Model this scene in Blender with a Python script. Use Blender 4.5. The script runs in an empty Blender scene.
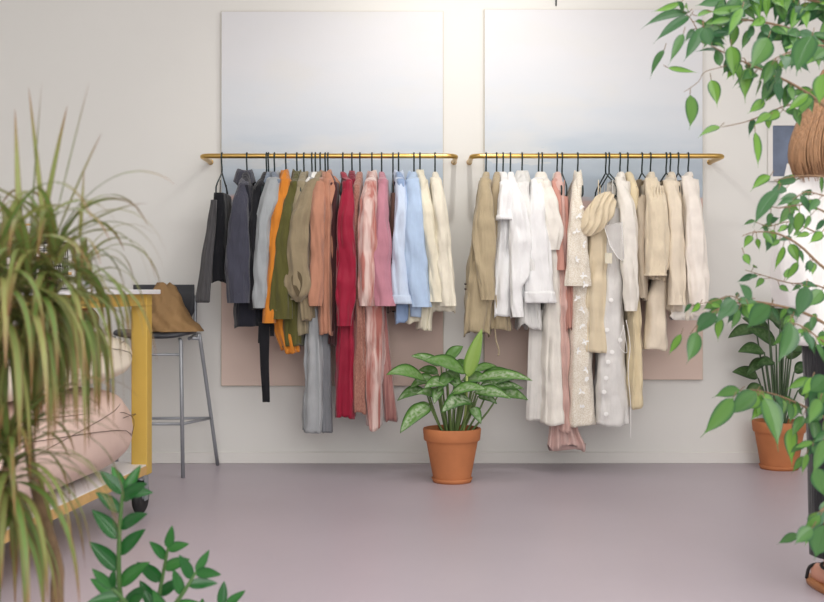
import bpy, math, random
from mathutils import Vector, Matrix, noise
R = random.Random(7)
PI = math.pi
SC = bpy.context.scene
COL = SC.collection
F = 1144.0                       # focal length in pixels (824 wide)
H = 0.99                         # eye height
WALL = 6.54
def P(px, py, Y): return Vector(((px-412)*Y/F, Y, H-(py-290)*Y/F))
def lin(c):
    return tuple(((v/255)/12.92 if v/255 <= .04045 else ((v/255+.055)/1.055)**2.4) for v in c)+(1.0,)

# ------------------------------------------------------------ camera, light
cd = bpy.data.cameras.new('camera'); cam = bpy.data.objects.new('camera', cd); COL.objects.link(cam)
cam.location = (0, 0, H); cam.rotation_euler = (PI/2, 0, 0)
cd.sensor_width = 36; cd.lens = 50; cd.shift_y = -11/824; cd.clip_start = .05
cd.dof.use_dof = True; cd.dof.focus_distance = 6.0; cd.dof.aperture_fstop = 5.6
SC.camera = cam
SC.view_settings.view_transform = 'Standard'; SC.view_settings.look = 'None'
SC.view_settings.exposure = 0.17; SC.view_settings.gamma = 1; SC.view_settings.use_curve_mapping = False
w = bpy.data.worlds.new('world'); SC.world = w; w.use_nodes = True
w.node_tree.nodes['Background'].inputs[0].default_value = (0.93, 0.96, 1.0, 1)
w.node_tree.nodes['Background'].inputs[1].default_value = 0.32
def light(name, kind, loc, target, power, color=(1, 1, 1), size=1, size_y=None, **kw):
    l = bpy.data.lights.new(name, kind); o = bpy.data.objects.new(name, l); COL.objects.link(o)
    o.location = loc; o.rotation_euler = (Vector(target)-Vector(loc)).to_track_quat('-Z', 'Y').to_euler()
    l.energy = power; l.color = color
    if kind == 'AREA':
        l.size = size
        if size_y: l.shape = 'RECTANGLE'; l.size_y = size_y
    for k, v in kw.items(): setattr(l, k, v)
    return o
light('window_daylight', 'AREA', (1.2, -1.5, 1.9), (0, 5, .7), 165, (1, .985, .97), 5, 2.6)
light('ceiling_light', 'AREA', (0.6, 3.3, 3.1), (0.6, 3.9, 0), 78, (1, .975, .945), 4.5, 2.5)
light('wall_spot', 'SPOT', (0.3, 5.2, 2.98), (0.28, 6.54, 1.85), 46, (1, .965, .92), spot_size=1.9, spot_blend=1.0, shadow_soft_size=.05)

# ------------------------------------------------------------ materials
def mat(name, col, rough=.6, metal=0, bump=0, bscale=80, var=0, vscale=6, sheen=0, spec=.5, alpha=1, sub=0, coat=0, dist=.002):
    m = bpy.data.materials.new(name); m.use_nodes = True; nt = m.node_tree; b = nt.nodes['Principled BSDF']
    c = lin(col) if max(col) > 1 else tuple(col)+(1,)
    b.inputs['Base Color'].default_value = c; b.inputs['Roughness'].default_value = rough
    b.inputs['Metallic'].default_value = metal; b.inputs['Specular IOR Level'].default_value = spec
    b.inputs['Sheen Weight'].default_value = sheen; b.inputs['Alpha'].default_value = alpha
    b.inputs['Coat Weight'].default_value = coat
    tc = nt.nodes.new('ShaderNodeTexCoord')
    if var:
        n = nt.nodes.new('ShaderNodeTexNoise'); n.inputs['Scale'].default_value = vscale; n.inputs['Detail'].default_value = 5
        nt.links.new(tc.outputs['Object'], n.inputs['Vector'])
        r = nt.nodes.new('ShaderNodeValToRGB'); r.color_ramp.elements[0].position = .3; r.color_ramp.elements[1].position = .7
        r.color_ramp.elements[0].color = tuple(x*(1-var) for x in c[:3])+(1,); r.color_ramp.elements[1].color = tuple(min(1, x*(1+var)) for x in c[:3])+(1,)
        nt.links.new(n.outputs['Fac'], r.inputs['Fac']); nt.links.new(r.outputs['Color'], b.inputs['Base Color'])
    if bump:
        n2 = nt.nodes.new('ShaderNodeTexNoise'); n2.inputs['Scale'].default_value = bscale; n2.inputs['Detail'].default_value = 4
        nt.links.new(tc.outputs['Object'], n2.inputs['Vector'])
        bp = nt.nodes.new('ShaderNodeBump'); bp.inputs['Strength'].default_value = bump; bp.inputs['Distance'].default_value = dist
        nt.links.new(n2.outputs['Fac'], bp.inputs['Height']); nt.links.new(bp.outputs['Normal'], b.inputs['Normal'])
    return m
def fabric(name, col, rough=.85, sheen=.25, alpha=1, bscale=45, bump=.9, var=.06, vscale=14, trans=0, dist=.008):
    m = mat(name, col, rough, bump=bump, bscale=bscale, var=var, vscale=vscale, sheen=sheen, spec=.2, alpha=alpha, dist=dist)
    nt = m.node_tree; mp = nt.nodes.new('ShaderNodeMapping'); mp.inputs['Scale'].default_value = (1, 1, .16)
    for nd in nt.nodes:
        if nd.type == 'TEX_NOISE' and abs(nd.inputs['Scale'].default_value-bscale) < .01:
            src = nd.inputs['Vector'].links[0].from_socket; nt.links.new(src, mp.inputs[0]); nt.links.new(mp.outputs[0], nd.inputs['Vector'])
    return m
def pattern_fabric(name, c1, c2, scale, stretch=(1, 1, 1), rough=.7, lo=.42, hi=.58, sheen=.3):
    m = fabric(name, c1, rough, sheen); nt = m.node_tree; b = nt.nodes['Principled BSDF']
    tc = nt.nodes.new('ShaderNodeTexCoord'); mp = nt.nodes.new('ShaderNodeMapping'); mp.inputs['Scale'].default_value = stretch
    n = nt.nodes.new('ShaderNodeTexNoise'); n.inputs['Scale'].default_value = scale; n.inputs['Detail'].default_value = 3
    r = nt.nodes.new('ShaderNodeValToRGB'); e = r.color_ramp.elements
    e[0].position = lo; e[1].position = hi; e[0].color = lin(c1); e[1].color = lin(c2)
    nt.links.new(tc.outputs['Object'], mp.inputs[0]); nt.links.new(mp.outputs[0], n.inputs['Vector'])
    nt.links.new(n.outputs['Fac'], r.inputs['Fac']); nt.links.new(r.outputs['Color'], b.inputs['Base Color'])
    return m
def leaf_mat(name, c_mid, c_edge, c_alt, rough=.4, silver=None, tip=None):
    """uv.x across the leaf, uv.y along it; uv map 'rnd' carries a random number per leaf"""
    m = bpy.data.materials.new(name); m.use_nodes = True; nt = m.node_tree; b = nt.nodes['Principled BSDF']
    N = nt.nodes.new; L = nt.links.new
    uv = N('ShaderNodeUVMap'); uv.uv_map = 'UVMap'; rn = N('ShaderNodeUVMap'); rn.uv_map = 'rnd'
    s = N('ShaderNodeSeparateXYZ'); L(uv.outputs[0], s.inputs[0]); s2 = N('ShaderNodeSeparateXYZ'); L(rn.outputs[0], s2.inputs[0])
    a = N('ShaderNodeMath'); a.operation = 'SUBTRACT'; L(s.outputs[0], a.inputs[0]); a.inputs[1].default_value = .5
    ab = N('ShaderNodeMath'); ab.operation = 'ABSOLUTE'; L(a.outputs[0], ab.inputs[0])
    m1 = N('ShaderNodeMix'); m1.data_type = 'RGBA'; L(s2.outputs[0], m1.inputs['Factor']); m1.inputs['A'].default_value = lin(c_mid); m1.inputs['B'].default_value = lin(c_alt)
    rp = N('ShaderNodeMapRange'); L(ab.outputs[0], rp.inputs[0]); rp.inputs[1].default_value = .3 if silver is None else .36; rp.inputs[2].default_value = .48
    m2 = N('ShaderNodeMix'); m2.data_type = 'RGBA'; L(rp.outputs[0], m2.inputs['Factor']); L(m1.outputs['Result'], m2.inputs['A']); m2.inputs['B'].default_value = lin(c_edge)
    out = m2
    if silver:
        tc = N('ShaderNodeTexCoord'); n = N('ShaderNodeTexNoise'); n.inputs['Scale'].default_value = 55; n.inputs['Detail'].default_value = 3; L(tc.outputs['Object'], n.inputs['Vector'])
        r1 = N('ShaderNodeMapRange'); L(n.outputs['Fac'], r1.inputs[0]); r1.inputs[1].default_value = .38; r1.inputs[2].default_value = .62; r1.inputs[4].default_value = .9
        r2 = N('ShaderNodeMapRange'); L(ab.outputs[0], r2.inputs[0]); r2.inputs[1].default_value = .36; r2.inputs[2].default_value = .2
        mu = N('ShaderNodeMath'); mu.operation = 'MULTIPLY'; L(r1.outputs[0], mu.inputs[0]); L(r2.outputs[0], mu.inputs[1])
        mu2 = N('ShaderNodeMath'); mu2.operation = 'MULTIPLY'; L(mu.outputs[0], mu2.inputs[0]); L(s2.outputs[1], mu2.inputs[1])
        m3 = N('ShaderNodeMix'); m3.data_type = 'RGBA'; L(mu2.outputs[0], m3.inputs['Factor']); L(out.outputs['Result'], m3.inputs['A']); m3.inputs['B'].default_value = lin(silver); out = m3
    if tip:
        r3 = N('ShaderNodeMapRange'); L(s.outputs[1], r3.inputs[0]); r3.inputs[1].default_value = .62; r3.inputs[2].default_value = 1
        m4 = N('ShaderNodeMix'); m4.data_type = 'RGBA'; L(r3.outputs[0], m4.inputs['Factor']); L(out.outputs['Result'], m4.inputs['A']); m4.inputs['B'].default_value = lin(tip); out = m4
    L(out.outputs['Result'], b.inputs['Base Color']); b.inputs['Roughness'].default_value = rough
    mr = N('ShaderNodeMapRange'); L(ab.outputs[0], mr.inputs[0]); mr.inputs[1].default_value = 0; mr.inputs[2].default_value = .05
    bp = N('ShaderNodeBump'); bp.inputs['Strength'].default_value = .4; bp.inputs['Distance'].default_value = .002; L(mr.outputs[0], bp.inputs['Height']); L(bp.outputs['Normal'], b.inputs['Normal'])
    # a little light passes through a leaf
    tr = N('ShaderNodeBsdfTranslucent'); L(out.outputs['Result'], tr.inputs['Color']); mx = N('ShaderNodeMixShader'); mx.inputs[0].default_value = .25
    o = nt.nodes['Material Output']; L(b.outputs[0], mx.inputs[1]); L(tr.outputs[0], mx.inputs[2]); L(mx.outputs[0], o.inputs['Surface'])
    return m

# ------------------------------------------------------------ mesh helpers
ORG = {}
class MB:
    def __init__(s): s.v = []; s.f = []; s.uv = {}; s.rn = {}
    def add(s, vs, fs, uvs=None, rnd=None):
        b = len(s.v); s.v += [Vector(v) for v in vs]
        for i, f in enumerate(fs):
            if uvs is not None: s.uv[len(s.f)] = [uvs[k] for k in f]; s.rn[len(s.f)] = rnd or (0, 0)
            s.f.append([b+k for k in f])
        return s
    def box(s, lo, hi, bev=0):
        x0, y0, z0 = lo; x1, y1, z1 = hi
        if not bev:
            v = [(x0,y0,z0),(x1,y0,z0),(x1,y1,z0),(x0,y1,z0),(x0,y0,z1),(x1,y0,z1),(x1,y1,z1),(x0,y1,z1)]
            return s.add(v, [(0,3,2,1),(4,5,6,7),(0,1,5,4),(1,2,6,5),(2,3,7,6),(3,0,4,7)])
        b = bev; rings = []
        for z, i in ((z0, b), (z0+b, 0), (z1-b, 0), (z1, b)):
            a0, a1, c0, c1 = x0+i, x1-i, y0+i, y1-i; q = b
            rings.append([(a0+q,c0,z),(a1-q,c0,z),(a1,c0+q,z),(a1,c1-q,z),(a1-q,c1,z),(a0+q,c1,z),(a0,c1-q,z),(a0,c0+q,z)])
        return s.loft(rings, True, True)
    def loft(s, rings, cap0=False, cap1=False, closed=True):
        n = len(rings[0]); vs = [p for r in rings for p in r]; fs = []
        for i in range(len(rings)-1):
            for j in range(n if closed else n-1):
                k = (j+1) % n; fs.append((i*n+j, i*n+k, (i+1)*n+k, (i+1)*n+j))
        if cap0: fs.append(tuple(range(n))[::-1])
        if cap1: fs.append(tuple((len(rings)-1)*n+j for j in range(n)))
        return s.add(vs, fs)
    def tube(s, pts, r, n=8, smooth=0, caps=True, closed=False, flat=1.0):
        pts = [Vector(p) for p in pts]; rr = list(r) if hasattr(r, '__len__') else [r]*len(pts)
        if smooth:
            pts, rr = crom(pts, rr, smooth, closed)
        m = len(pts); rings = []; up = None
        for i in range(m):
            if closed: t = pts[(i+1) % m]-pts[i-1]
            else: t = pts[min(i+1, m-1)]-pts[max(i-1, 0)]
            if t.length < 1e-9: t = Vector((0, 0, 1))
            t.normalize()
            if up is None:
                a = Vector((1, 0, 0)) if abs(t.x) < .8 else Vector((0, 1, 0)); up = (a-t*a.dot(t)).normalized()
            else:
                up = up-t*up.dot(t)
                up = up.normalized() if up.length > 1e-6 else t.orthogonal().normalized()
            bi = t.cross(up)
            rings.append([pts[i]+(up*math.cos(2*PI*k/n)*flat+bi*math.sin(2*PI*k/n))*rr[i] for k in range(n)])
        if closed: rings.append(rings[0]); return s.loft(rings)
        return s.loft(rings, caps, caps)
    def lathe(s, prof, c, n=32, axis='z'):
        rings = []
        for r, z in prof:
            if axis == 'z': rings.append([(c[0]+r*math.cos(2*PI*k/n), c[1]+r*math.sin(2*PI*k/n), c[2]+z) for k in range(n)])
            else: rings.append([(c[0]+z, c[1]+r*math.cos(2*PI*k/n), c[2]+r*math.sin(2*PI*k/n)) for k in range(n)])
        return s.loft(rings, prof[0][0] > 1e-4, prof[-1][0] > 1e-4)
    def ball(s, c, r, nu=16, nv=10, fn=None):
        rx, ry, rz = r if hasattr(r, '__len__') else (r, r, r); rings = []
        for i in range(nv+1):
            t = PI*i/nv; q = max(math.sin(t), 1e-3); ring = []
            for k in range(nu):
                a = 2*PI*k/nu; p = Vector((rx*q*math.cos(a), ry*q*math.sin(a), -rz*math.cos(t)))
                if fn: p = fn(p)
                ring.append(Vector(c)+p)
            rings.append(ring)
        return s.loft(rings, True, True)
    def rot(s, ang, c):
        M = Matrix.Rotation(ang, 4, 'Z'); c = Vector(c); s.v = [M @ (v-c)+c for v in s.v]; return s
    def leaf(s, base, tip, width, face=None, sag=0, fold=.25, wave=0, nl=8, shape='oval', rnd=(0, 0), side=0):
        base = Vector(base); tip = Vector(tip); d = tip-base; L = d.length
        if face is None: face = Vector((R.uniform(-.5, .5), -1, R.uniform(-.1, .7)))
        n = Vector(face); n = n-d*(n.dot(d)/max(d.dot(d), 1e-9))
        if n.length < 1e-3: n = d.orthogonal()
        n.normalize(); sd = d.normalized().cross(n)
        vs = []; uvs = []; ph = R.uniform(0, 6)
        for i in range(nl+1):
            t = i/nl
            if shape == 'oval': wd = math.sin(PI*t**.8)**.75*(1-.25*t)
            elif shape == 'drip': wd = math.sin(PI*min(1, t*1.18)**.75)**.8 if t < .82 else .0; wd = max(wd, .07*(1-t)/.2 if t >= .75 else 0)
            else: wd = min(1, .45+3*t)*(1-t**3)**.8 if t < 1 else 0
            wd = max(wd, .02)*width/2
            c = base+d*t+Vector((0, 0, 1))*sag*L*4*t*(1-t)+sd*side*L*4*t*(1-t)
            wv = wave*math.sin(t*9+ph)*width
            for k, q in enumerate((-1, -.5, 0, .5, 1)):
                vs.append(c+sd*q*wd+n*(abs(q)*fold*wd+wv*q)); uvs.append((.5+q*.5, t))
        fs = [(i*5+k, i*5+k+1, (i+1)*5+k+1, (i+1)*5+k) for i in range(nl) for k in range(4)]
        return s.add(vs, fs, uvs, rnd)
    def build(s, name, m, parent=None, smooth=True, solid=0, flat_angle=None):
        if parent is None:
            xs = [v.x for v in s.v]; ys = [v.y for v in s.v]
            o = Vector(((min(xs)+max(xs))/2, (min(ys)+max(ys))/2, min(v.z for v in s.v)))
        else: o = ORG[parent.name]
        me = bpy.data.meshes.new(name); me.from_pydata([v-o for v in s.v], [], s.f)
        if s.uv:
            l = me.uv_layers.new(name='UVMap'); l2 = me.uv_layers.new(name='rnd')
            for pi, p in enumerate(me.polygons):
                if pi in s.uv:
                    for li, q in zip(p.loop_indices, s.uv[pi]): l.data[li].uv = q; l2.data[li].uv = s.rn[pi]
        me.materials.append(m)
        if smooth:
            me.polygons.foreach_set('use_smooth', [True]*len(me.polygons))
            if flat_angle: me.set_sharp_from_angle(angle=flat_angle)
        me.update()
        ob = bpy.data.objects.new(name, me); COL.objects.link(ob)
        if parent is None: ob.location = o; ORG[ob.name] = o
        else: ob.parent = parent; ORG[ob.name] = o
        if solid:
            md = ob.modifiers.new('thickness', 'SOLIDIFY'); md.thickness = solid; md.offset = -1
        return ob
def crom(pts, rr, sub, closed=False):
    out = []; ro = []; n = len(pts); seg = n if closed else n-1
    for i in range(seg):
        if closed: p = [pts[(i+k-1) % n] for k in range(4)]; q = [rr[(i+k-1) % n] for k in range(4)]
        else: p = [pts[max(0, min(n-1, i+k-1))] for k in range(4)]; q = [rr[max(0, min(n-1, i+k-1))] for k in range(4)]
        for j in range(sub):
            t = j/sub
            out.append(.5*((2*p[1])+(p[2]-p[0])*t+(2*p[0]-5*p[1]+4*p[2]-p[3])*t*t+(3*p[1]-p[0]-3*p[2]+p[3])*t**3)); ro.append(q[1]+(q[2]-q[1])*t)
    if not closed: out.append(pts[-1]); ro.append(rr[-1])
    return out, ro
def tag(o, label, cat, group=None, kind=None):
    if label: o['label'] = label
    if cat: o['category'] = cat
    if group: o['group'] = group
    if kind: o['kind'] = kind
    return o
def thing(name, loc, label, cat, group=None):
    o = bpy.data.objects.new(name, None); COL.objects.link(o); o.location = loc; o.empty_display_size = .05
    ORG[o.name] = Vector(loc); return tag(o, label, cat, group)
def struct(name, mb, m, smooth=False, parent=None):
    o = mb.build(name, m, parent, smooth)
    if parent is None: o['kind'] = 'structure'
    return o

# ------------------------------------------------------------ the room
M_wall = mat('wall_paint', (229, 228, 224), .75, bump=.15, bscale=60, var=.012, vscale=1.5, spec=.3)
M_base = mat('baseboard_paint', (228, 226, 222), .5)
M_ceil = mat('ceiling_paint', (235, 233, 228), .8)
M_floor = mat('floor_paint', (184, 174, 183), .38, bump=.12, bscale=25, var=.035, vscale=1.3, spec=.4)
RX0, RX1, RY0 = -3.6, 3.4, -3.0
struct('floor', MB().box((RX0, RY0, -.1), (RX1, WALL, 0)), M_floor)
struct('wall_back', MB().box((RX0-.1, WALL, 0), (RX1+.1, WALL+.1, 3.2)), M_wall)
struct('wall_left', MB().box((RX0-.1, RY0, 0), (RX0, WALL, 3.2)), M_wall)
struct('wall_right', MB().box((RX1, RY0, 0), (RX1+.1, WALL, 3.2)), M_wall)
struct('ceiling', MB().box((RX0-.1, RY0, 3.2), (RX1+.1, WALL+.1, 3.3)), M_ceil)
struct('baseboard_back', MB().box((RX0, WALL-.014, 0), (RX1, WALL, .066), .003), M_base)
struct('baseboard_left', MB().box((RX0, RY0, 0), (RX0+.014, WALL-.02, .066), .003), M_base)
struct('baseboard_right', MB().box((RX1-.014, RY0, 0), (RX1, WALL-.02, .066), .003), M_base)

# ------------------------------------------------------------ the two painted canvases
def canvas_mat(name, seed, z0, z1):
    m = mat(name, (200, 205, 212), .7, bump=.3, bscale=260); nt = m.node_tree; b = nt.nodes['Principled BSDF']
    N = nt.nodes.new; L = nt.links.new
    tc = N('ShaderNodeTexCoord'); s = N('ShaderNodeSeparateXYZ'); L(tc.outputs['Object'], s.inputs[0])
    mp = N('ShaderNodeMapping'); mp.inputs['Location'].default_value = (seed, 0, seed*2); mp.inputs['Scale'].default_value = (.9, 1, 4.5); L(tc.outputs['Object'], mp.inputs[0])
    n = N('ShaderNodeTexNoise'); n.inputs['Scale'].default_value = 1.6; n.inputs['Detail'].default_value = 6; L(mp.outputs[0], n.inputs['Vector'])
    a = N('ShaderNodeMath'); a.operation = 'MULTIPLY_ADD'; L(n.outputs['Fac'], a.inputs[0]); a.inputs[1].default_value = .42; L(s.outputs[2], a.inputs[2])
    a2 = N('ShaderNodeMath'); a2.operation = 'SUBTRACT'; L(a.outputs[0], a2.inputs[0]); a2.inputs[1].default_value = .21
    mr = N('ShaderNodeMapRange'); L(a2.outputs[0], mr.inputs[0]); mr.inputs[1].default_value = 0; mr.inputs[2].default_value = z1-z0
    r = N('ShaderNodeValToRGB'); L(mr.outputs[0], r.inputs['Fac']); e = r.color_ramp.elements
    stops = [(0, (224, 202, 190)), (.22, (224, 200, 188)), (.44, (216, 188, 178)), (.485, (204, 176, 172)), (.50, (174, 186, 198)), (.545, (180, 193, 206)), (.60, (194, 205, 216)), (.66, (208, 215, 223)), (.76, (217, 221, 226)), (.88, (222, 223, 226)), (1, (222, 222, 224))]
    e[0].position, e[0].color = stops[0][0], lin(stops[0][1]); e[1].position, e[1].color = 1, lin(stops[-1][1])
    for p, c in stops[1:-1]: k = e.new(p); k.color = lin(c)
    # pale cloud strokes over the sky part
    n2 = N('ShaderNodeTexNoise'); n2.inputs['Scale'].default_value = 1.1; n2.inputs['Detail'].default_value = 4; mp2 = N('ShaderNodeMapping'); mp2.inputs['Location'].default_value = (seed*3, 0, 4); mp2.inputs['Scale'].default_value = (1.2, 1, 3); L(tc.outputs['Object'], mp2.inputs[0]); L(mp2.outputs[0], n2.inputs['Vector'])
    r2 = N('ShaderNodeMapRange'); L(n2.outputs['Fac'], r2.inputs[0]); r2.inputs[1].default_value = .5; r2.inputs[2].default_value = .62; r2.inputs[4].default_value = .55
    g = N('ShaderNodeMath'); g.operation = 'GREATER_THAN'; L(mr.outputs[0], g.inputs[0]); g.inputs[1].default_value = .6
    mu = N('ShaderNodeMath'); mu.operation = 'MULTIPLY'; L(r2.outputs[0], mu.inputs[0]); L(g.outputs[0], mu.inputs[1])
    mx = N('ShaderNodeMix'); mx.data_type = 'RGBA'; L(mu.outputs[0], mx.inputs['Factor']); L(r.outputs['Color'], mx.inputs['A']); mx.inputs['B'].default_value = lin((222, 222, 220))
    L(mx.outputs['Result'], b.inputs['Base Color']); return m
M_edge = mat('raw_canvas_edge', (205, 196, 180), .8)
for i, (x0, x1, y0, y1, lab) in enumerate(((221, 443.5, 11, 386, 'tall unframed canvas painted pale blue over pink, behind the coloured clothes'), (484, 703, 9, 380, 'tall unframed canvas painted pale blue over pink, behind the white and cream clothes'))):
    Yc = WALL-.03; a = P(x0, y1, Yc); b = P(x1, y0, Yc)
    t = thing('canvas_painting', ((a.x+b.x)/2, WALL-.015, a.z), lab, 'painting', 'canvases on the back wall')
    MB().box((a.x, Yc, a.z), (b.x, WALL-.001, b.z), .002).build('stretcher_frame', M_edge, t, False)
    MB().box((a.x+.003, Yc-.003, a.z+.003), (b.x-.003, Yc+.001, b.z-.003), .001).build('canvas', canvas_mat('painted_canvas', 1.7+i*2.9, a.z, b.z), t, False)
M_blackwire = mat('black_wire', (22, 42, 42), .35, spec=.5)
tag(MB().tube([P(556, -14, WALL-.006), P(556, 6, WALL-.006)], .004).build('cable', M_blackwire), 'short dark cable end hanging on the wall above the right canvas', 'cable')

# ------------------------------------------------------------ rails
YR = 6.24; ZR = H+134*YR/F
M_brass = mat('brushed_brass', (208, 172, 102), .3, metal=1, bump=.1, bscale=120)
def rail(px0, px1, lab):
    x0 = (px0-412)*YR/F; x1 = (px1-412)*YR/F; r = .0135; c = .05
    t = thing('clothes_rail', ((x0+x1)/2, WALL, ZR), lab, 'rail', 'brass rails on the back wall')
    pts = [(x0, WALL-.006, ZR), (x0, YR+c, ZR)]
    pts += [(x0+c-c*math.cos(a), YR+c-c*math.sin(a), ZR) for a in [PI/2*k/6 for k in range(1, 7)]]
    pts += [(x0+.4, YR, ZR), ((x0+x1)/2, YR, ZR), (x1-.4, YR, ZR)]
    pts += [(x1-c+c*math.sin(a), YR+c-c*math.cos(a), ZR) for a in [PI/2*k/6 for k in range(7)]]
    pts += [(x1, WALL-.006, ZR)]
    MB().tube(pts, r, 16).build('bar', M_brass, t)
    for x in (x0, x1):
        m = MB(); n = 20
        m.loft([[(x+q*math.cos(2*PI*k/n), y, ZR+q*math.sin(2*PI*k/n)) for k in range(n)] for q, y in ((.016, WALL-.001), (.016, WALL-.005), (.0137, WALL-.006))], True, True).build('wall_flange', M_brass, t)
rail(201, 456, 'wall mounted brass clothes rail carrying the coloured clothes')
rail(472, 724, 'wall mounted brass clothes rail carrying the white and cream clothes')

# ------------------------------------------------------------ hangers and clothes
ZA = H+117*YR/F                      # apex of a hanger
def hanger(px, theta, lab):
    hx = (px-412)*YR/F; r = .0044; R0 = .0175
    m = MB(); pts = []
    for k in range(12):
        a = math.radians(200-k*20); pts.append((R0*math.cos(a), 0, ZR+R0*math.sin(a)*1.0))
    pts = [(-p[0], p[1], p[2]) for p in pts]
    hook = [(0, p[0], p[2]) for p in pts][::-1]
    # hook starts behind the rail, goes over it and down in front to the apex
    hook = [(0, R0*math.cos(math.radians(-35+k*215/13)), ZR+R0*math.sin(math.radians(-35+k*215/13))) for k in range(14)]
    hook += [(0, -R0*.95, ZR-.015), (0, -.010, ZR-.04), (0, 0, ZR-.062), (0, 0, ZA)]
    m.tube([(hx+p[0], YR+p[1], p[2]) for p in hook], r, 6)
    w_ = .19; z = ZA
    loop = [(0, z), (.045, z-.022), (.10, z-.047), (.155, z-.072), (.185, z-.092), (w_, z-.112), (.186, z-.132), (.172, z-.138), (.09, z-.138), (0, z-.138), (-.09, z-.138), (-.172, z-.138), (-.186, z-.132), (-w_, z-.112), (-.185, z-.092), (-.155, z-.072), (-.10, z-.047), (-.045, z-.022)]
    st, ct = math.sin(theta), math.cos(theta)
    m.tube([(hx+u*st, YR-u*ct, zz) for u, zz in loop], r, 6, closed=True)
    o = m.build('clothes_hanger', M_blackwire)
    return tag(o, lab, 'hanger', 'black wire hangers on the rails')
def interp(rows, z):
    if z >= rows[0][0]: return rows[0][1:]
    for a, b in zip(rows, rows[1:]):
        if b[0] <= z <= a[0]:
            t = (a[0]-z)/(a[0]-b[0]); t = t*t*(3-2*t)*.5+t*.5
            return tuple(p+(q-p)*t for p, q in zip(a[1:], b[1:]))
    return rows[-1][1:]
YB, YS = 6.07, 6.01
def zpx(py, Y): return H-(py-290)*Y/F
def crease(x, y, z, seed, sc=1.0):
    a = noise.noise(Vector((x*16*sc+seed, y*16*sc, z*3.2))); b = noise.noise(Vector((x*40*sc, y*40*sc+seed, z*9)))
    return (1-abs(a)*2.6)*.6+b*.55+.5*noise.noise(Vector((x*9, y*9+seed*3, z*14)))
def torso(mb, hx, rows, A=.2, fold=.007, nf=3, seed=0, top=ZA, hem=.006, ymap=YB, thin=.42, neck=.05, open_top=False, far_follow=.35, dz=0, n=48):
    """closed cloth tube draped over a hanger: rows give its near side; depth A each side of the rail"""
    rr = [(zpx(py, ymap), ((xl+xr)/2-412)*ymap/F, (xr-xl)/2*ymap/F) for py, xl, xr in rows]
    r0 = rr[0]; auto = []
    if not open_top:
        for d, a, b in ((0, neck, .013), (.006, neck+.012, .017), (.02, neck+.04, .02), (.04, .115, .022), (.06, .155, .024), (.08, .182, .026)):
            z = top-d
            if z > r0[0]+.004:
                auto.append((z, min(a, A), b))
    rings = []
    zend = rr[-1][0]; zs = [(z, a, b, True) for z, a, b in auto]
    z = rr[0][0]; nst = max(10, int((z-zend)/.016))
    for i in range(nst+1): zs.append((z+(zend-z)*i/nst, A, None, False))
    L0 = rr[0][0]-zend
    for z, a, b, au in zs:
        if au:
            t = (z-r0[0])/max(1e-6, (auto[0][0]-r0[0])); xn = r0[1]+(hx-r0[1])*t; bb = b; f = 0; aa = a; tz = 0
            bb = min(b, r0[2]+.01) if t < .5 else b
        else:
            xn, bb = interp(rr, z); tz = (r0[0]-z)/max(L0, 1e-6); f = fold*min(1, .15+tz*1.3)
            aa = a*(1-.06*tz) if auto else a
        bb = bb*(1 if au else 1.07); xf = hx+(xn-hx)*far_follow; ring = []
        for k in range(n):
            ph = 2*PI*k/n; c, s_ = math.cos(ph), math.sin(ph)
            cu = math.copysign(abs(c)**.75, c); su = math.copysign(abs(s_)**.6, s_)
            u = aa*cu; w_ = (cu+1)/2
            wob = math.sin(nf*PI*su*1.1+seed*1.7+1.1*math.sin(z*5+seed))+.5*math.sin((nf*1.9)*PI*su+seed*3+z*3)
            wob2 = math.sin(5*PI*u/.2+seed*2+math.sin(z*7+seed))
            b_ = bb*(thin+(1-thin)*w_)
            x = xf+(xn-xf)*w_+b_*su+f*wob2*.6*su
            cr_ = crease(xf+b_*su, u, z, seed)*min(.011, .36*bb)*(.4 if au else 1)
            x += cr_*su; u += cr_*cu*1.6
            y = YR-u-f*(wob if wob > 0 else wob*1.7)*(1 if cu > 0 else -1)*abs(cu)
            zz = z
            if tz > .9: zz += (hem*math.sin(3*ph+seed*2)+hem*.5*math.sin(7*ph+seed))*(tz-.9)*10
            ring.append((x, min(y, WALL-.045), zz+dz))
        rings.append(ring)
    mb.loft(rings, cap0=not open_top); return rings
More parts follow.
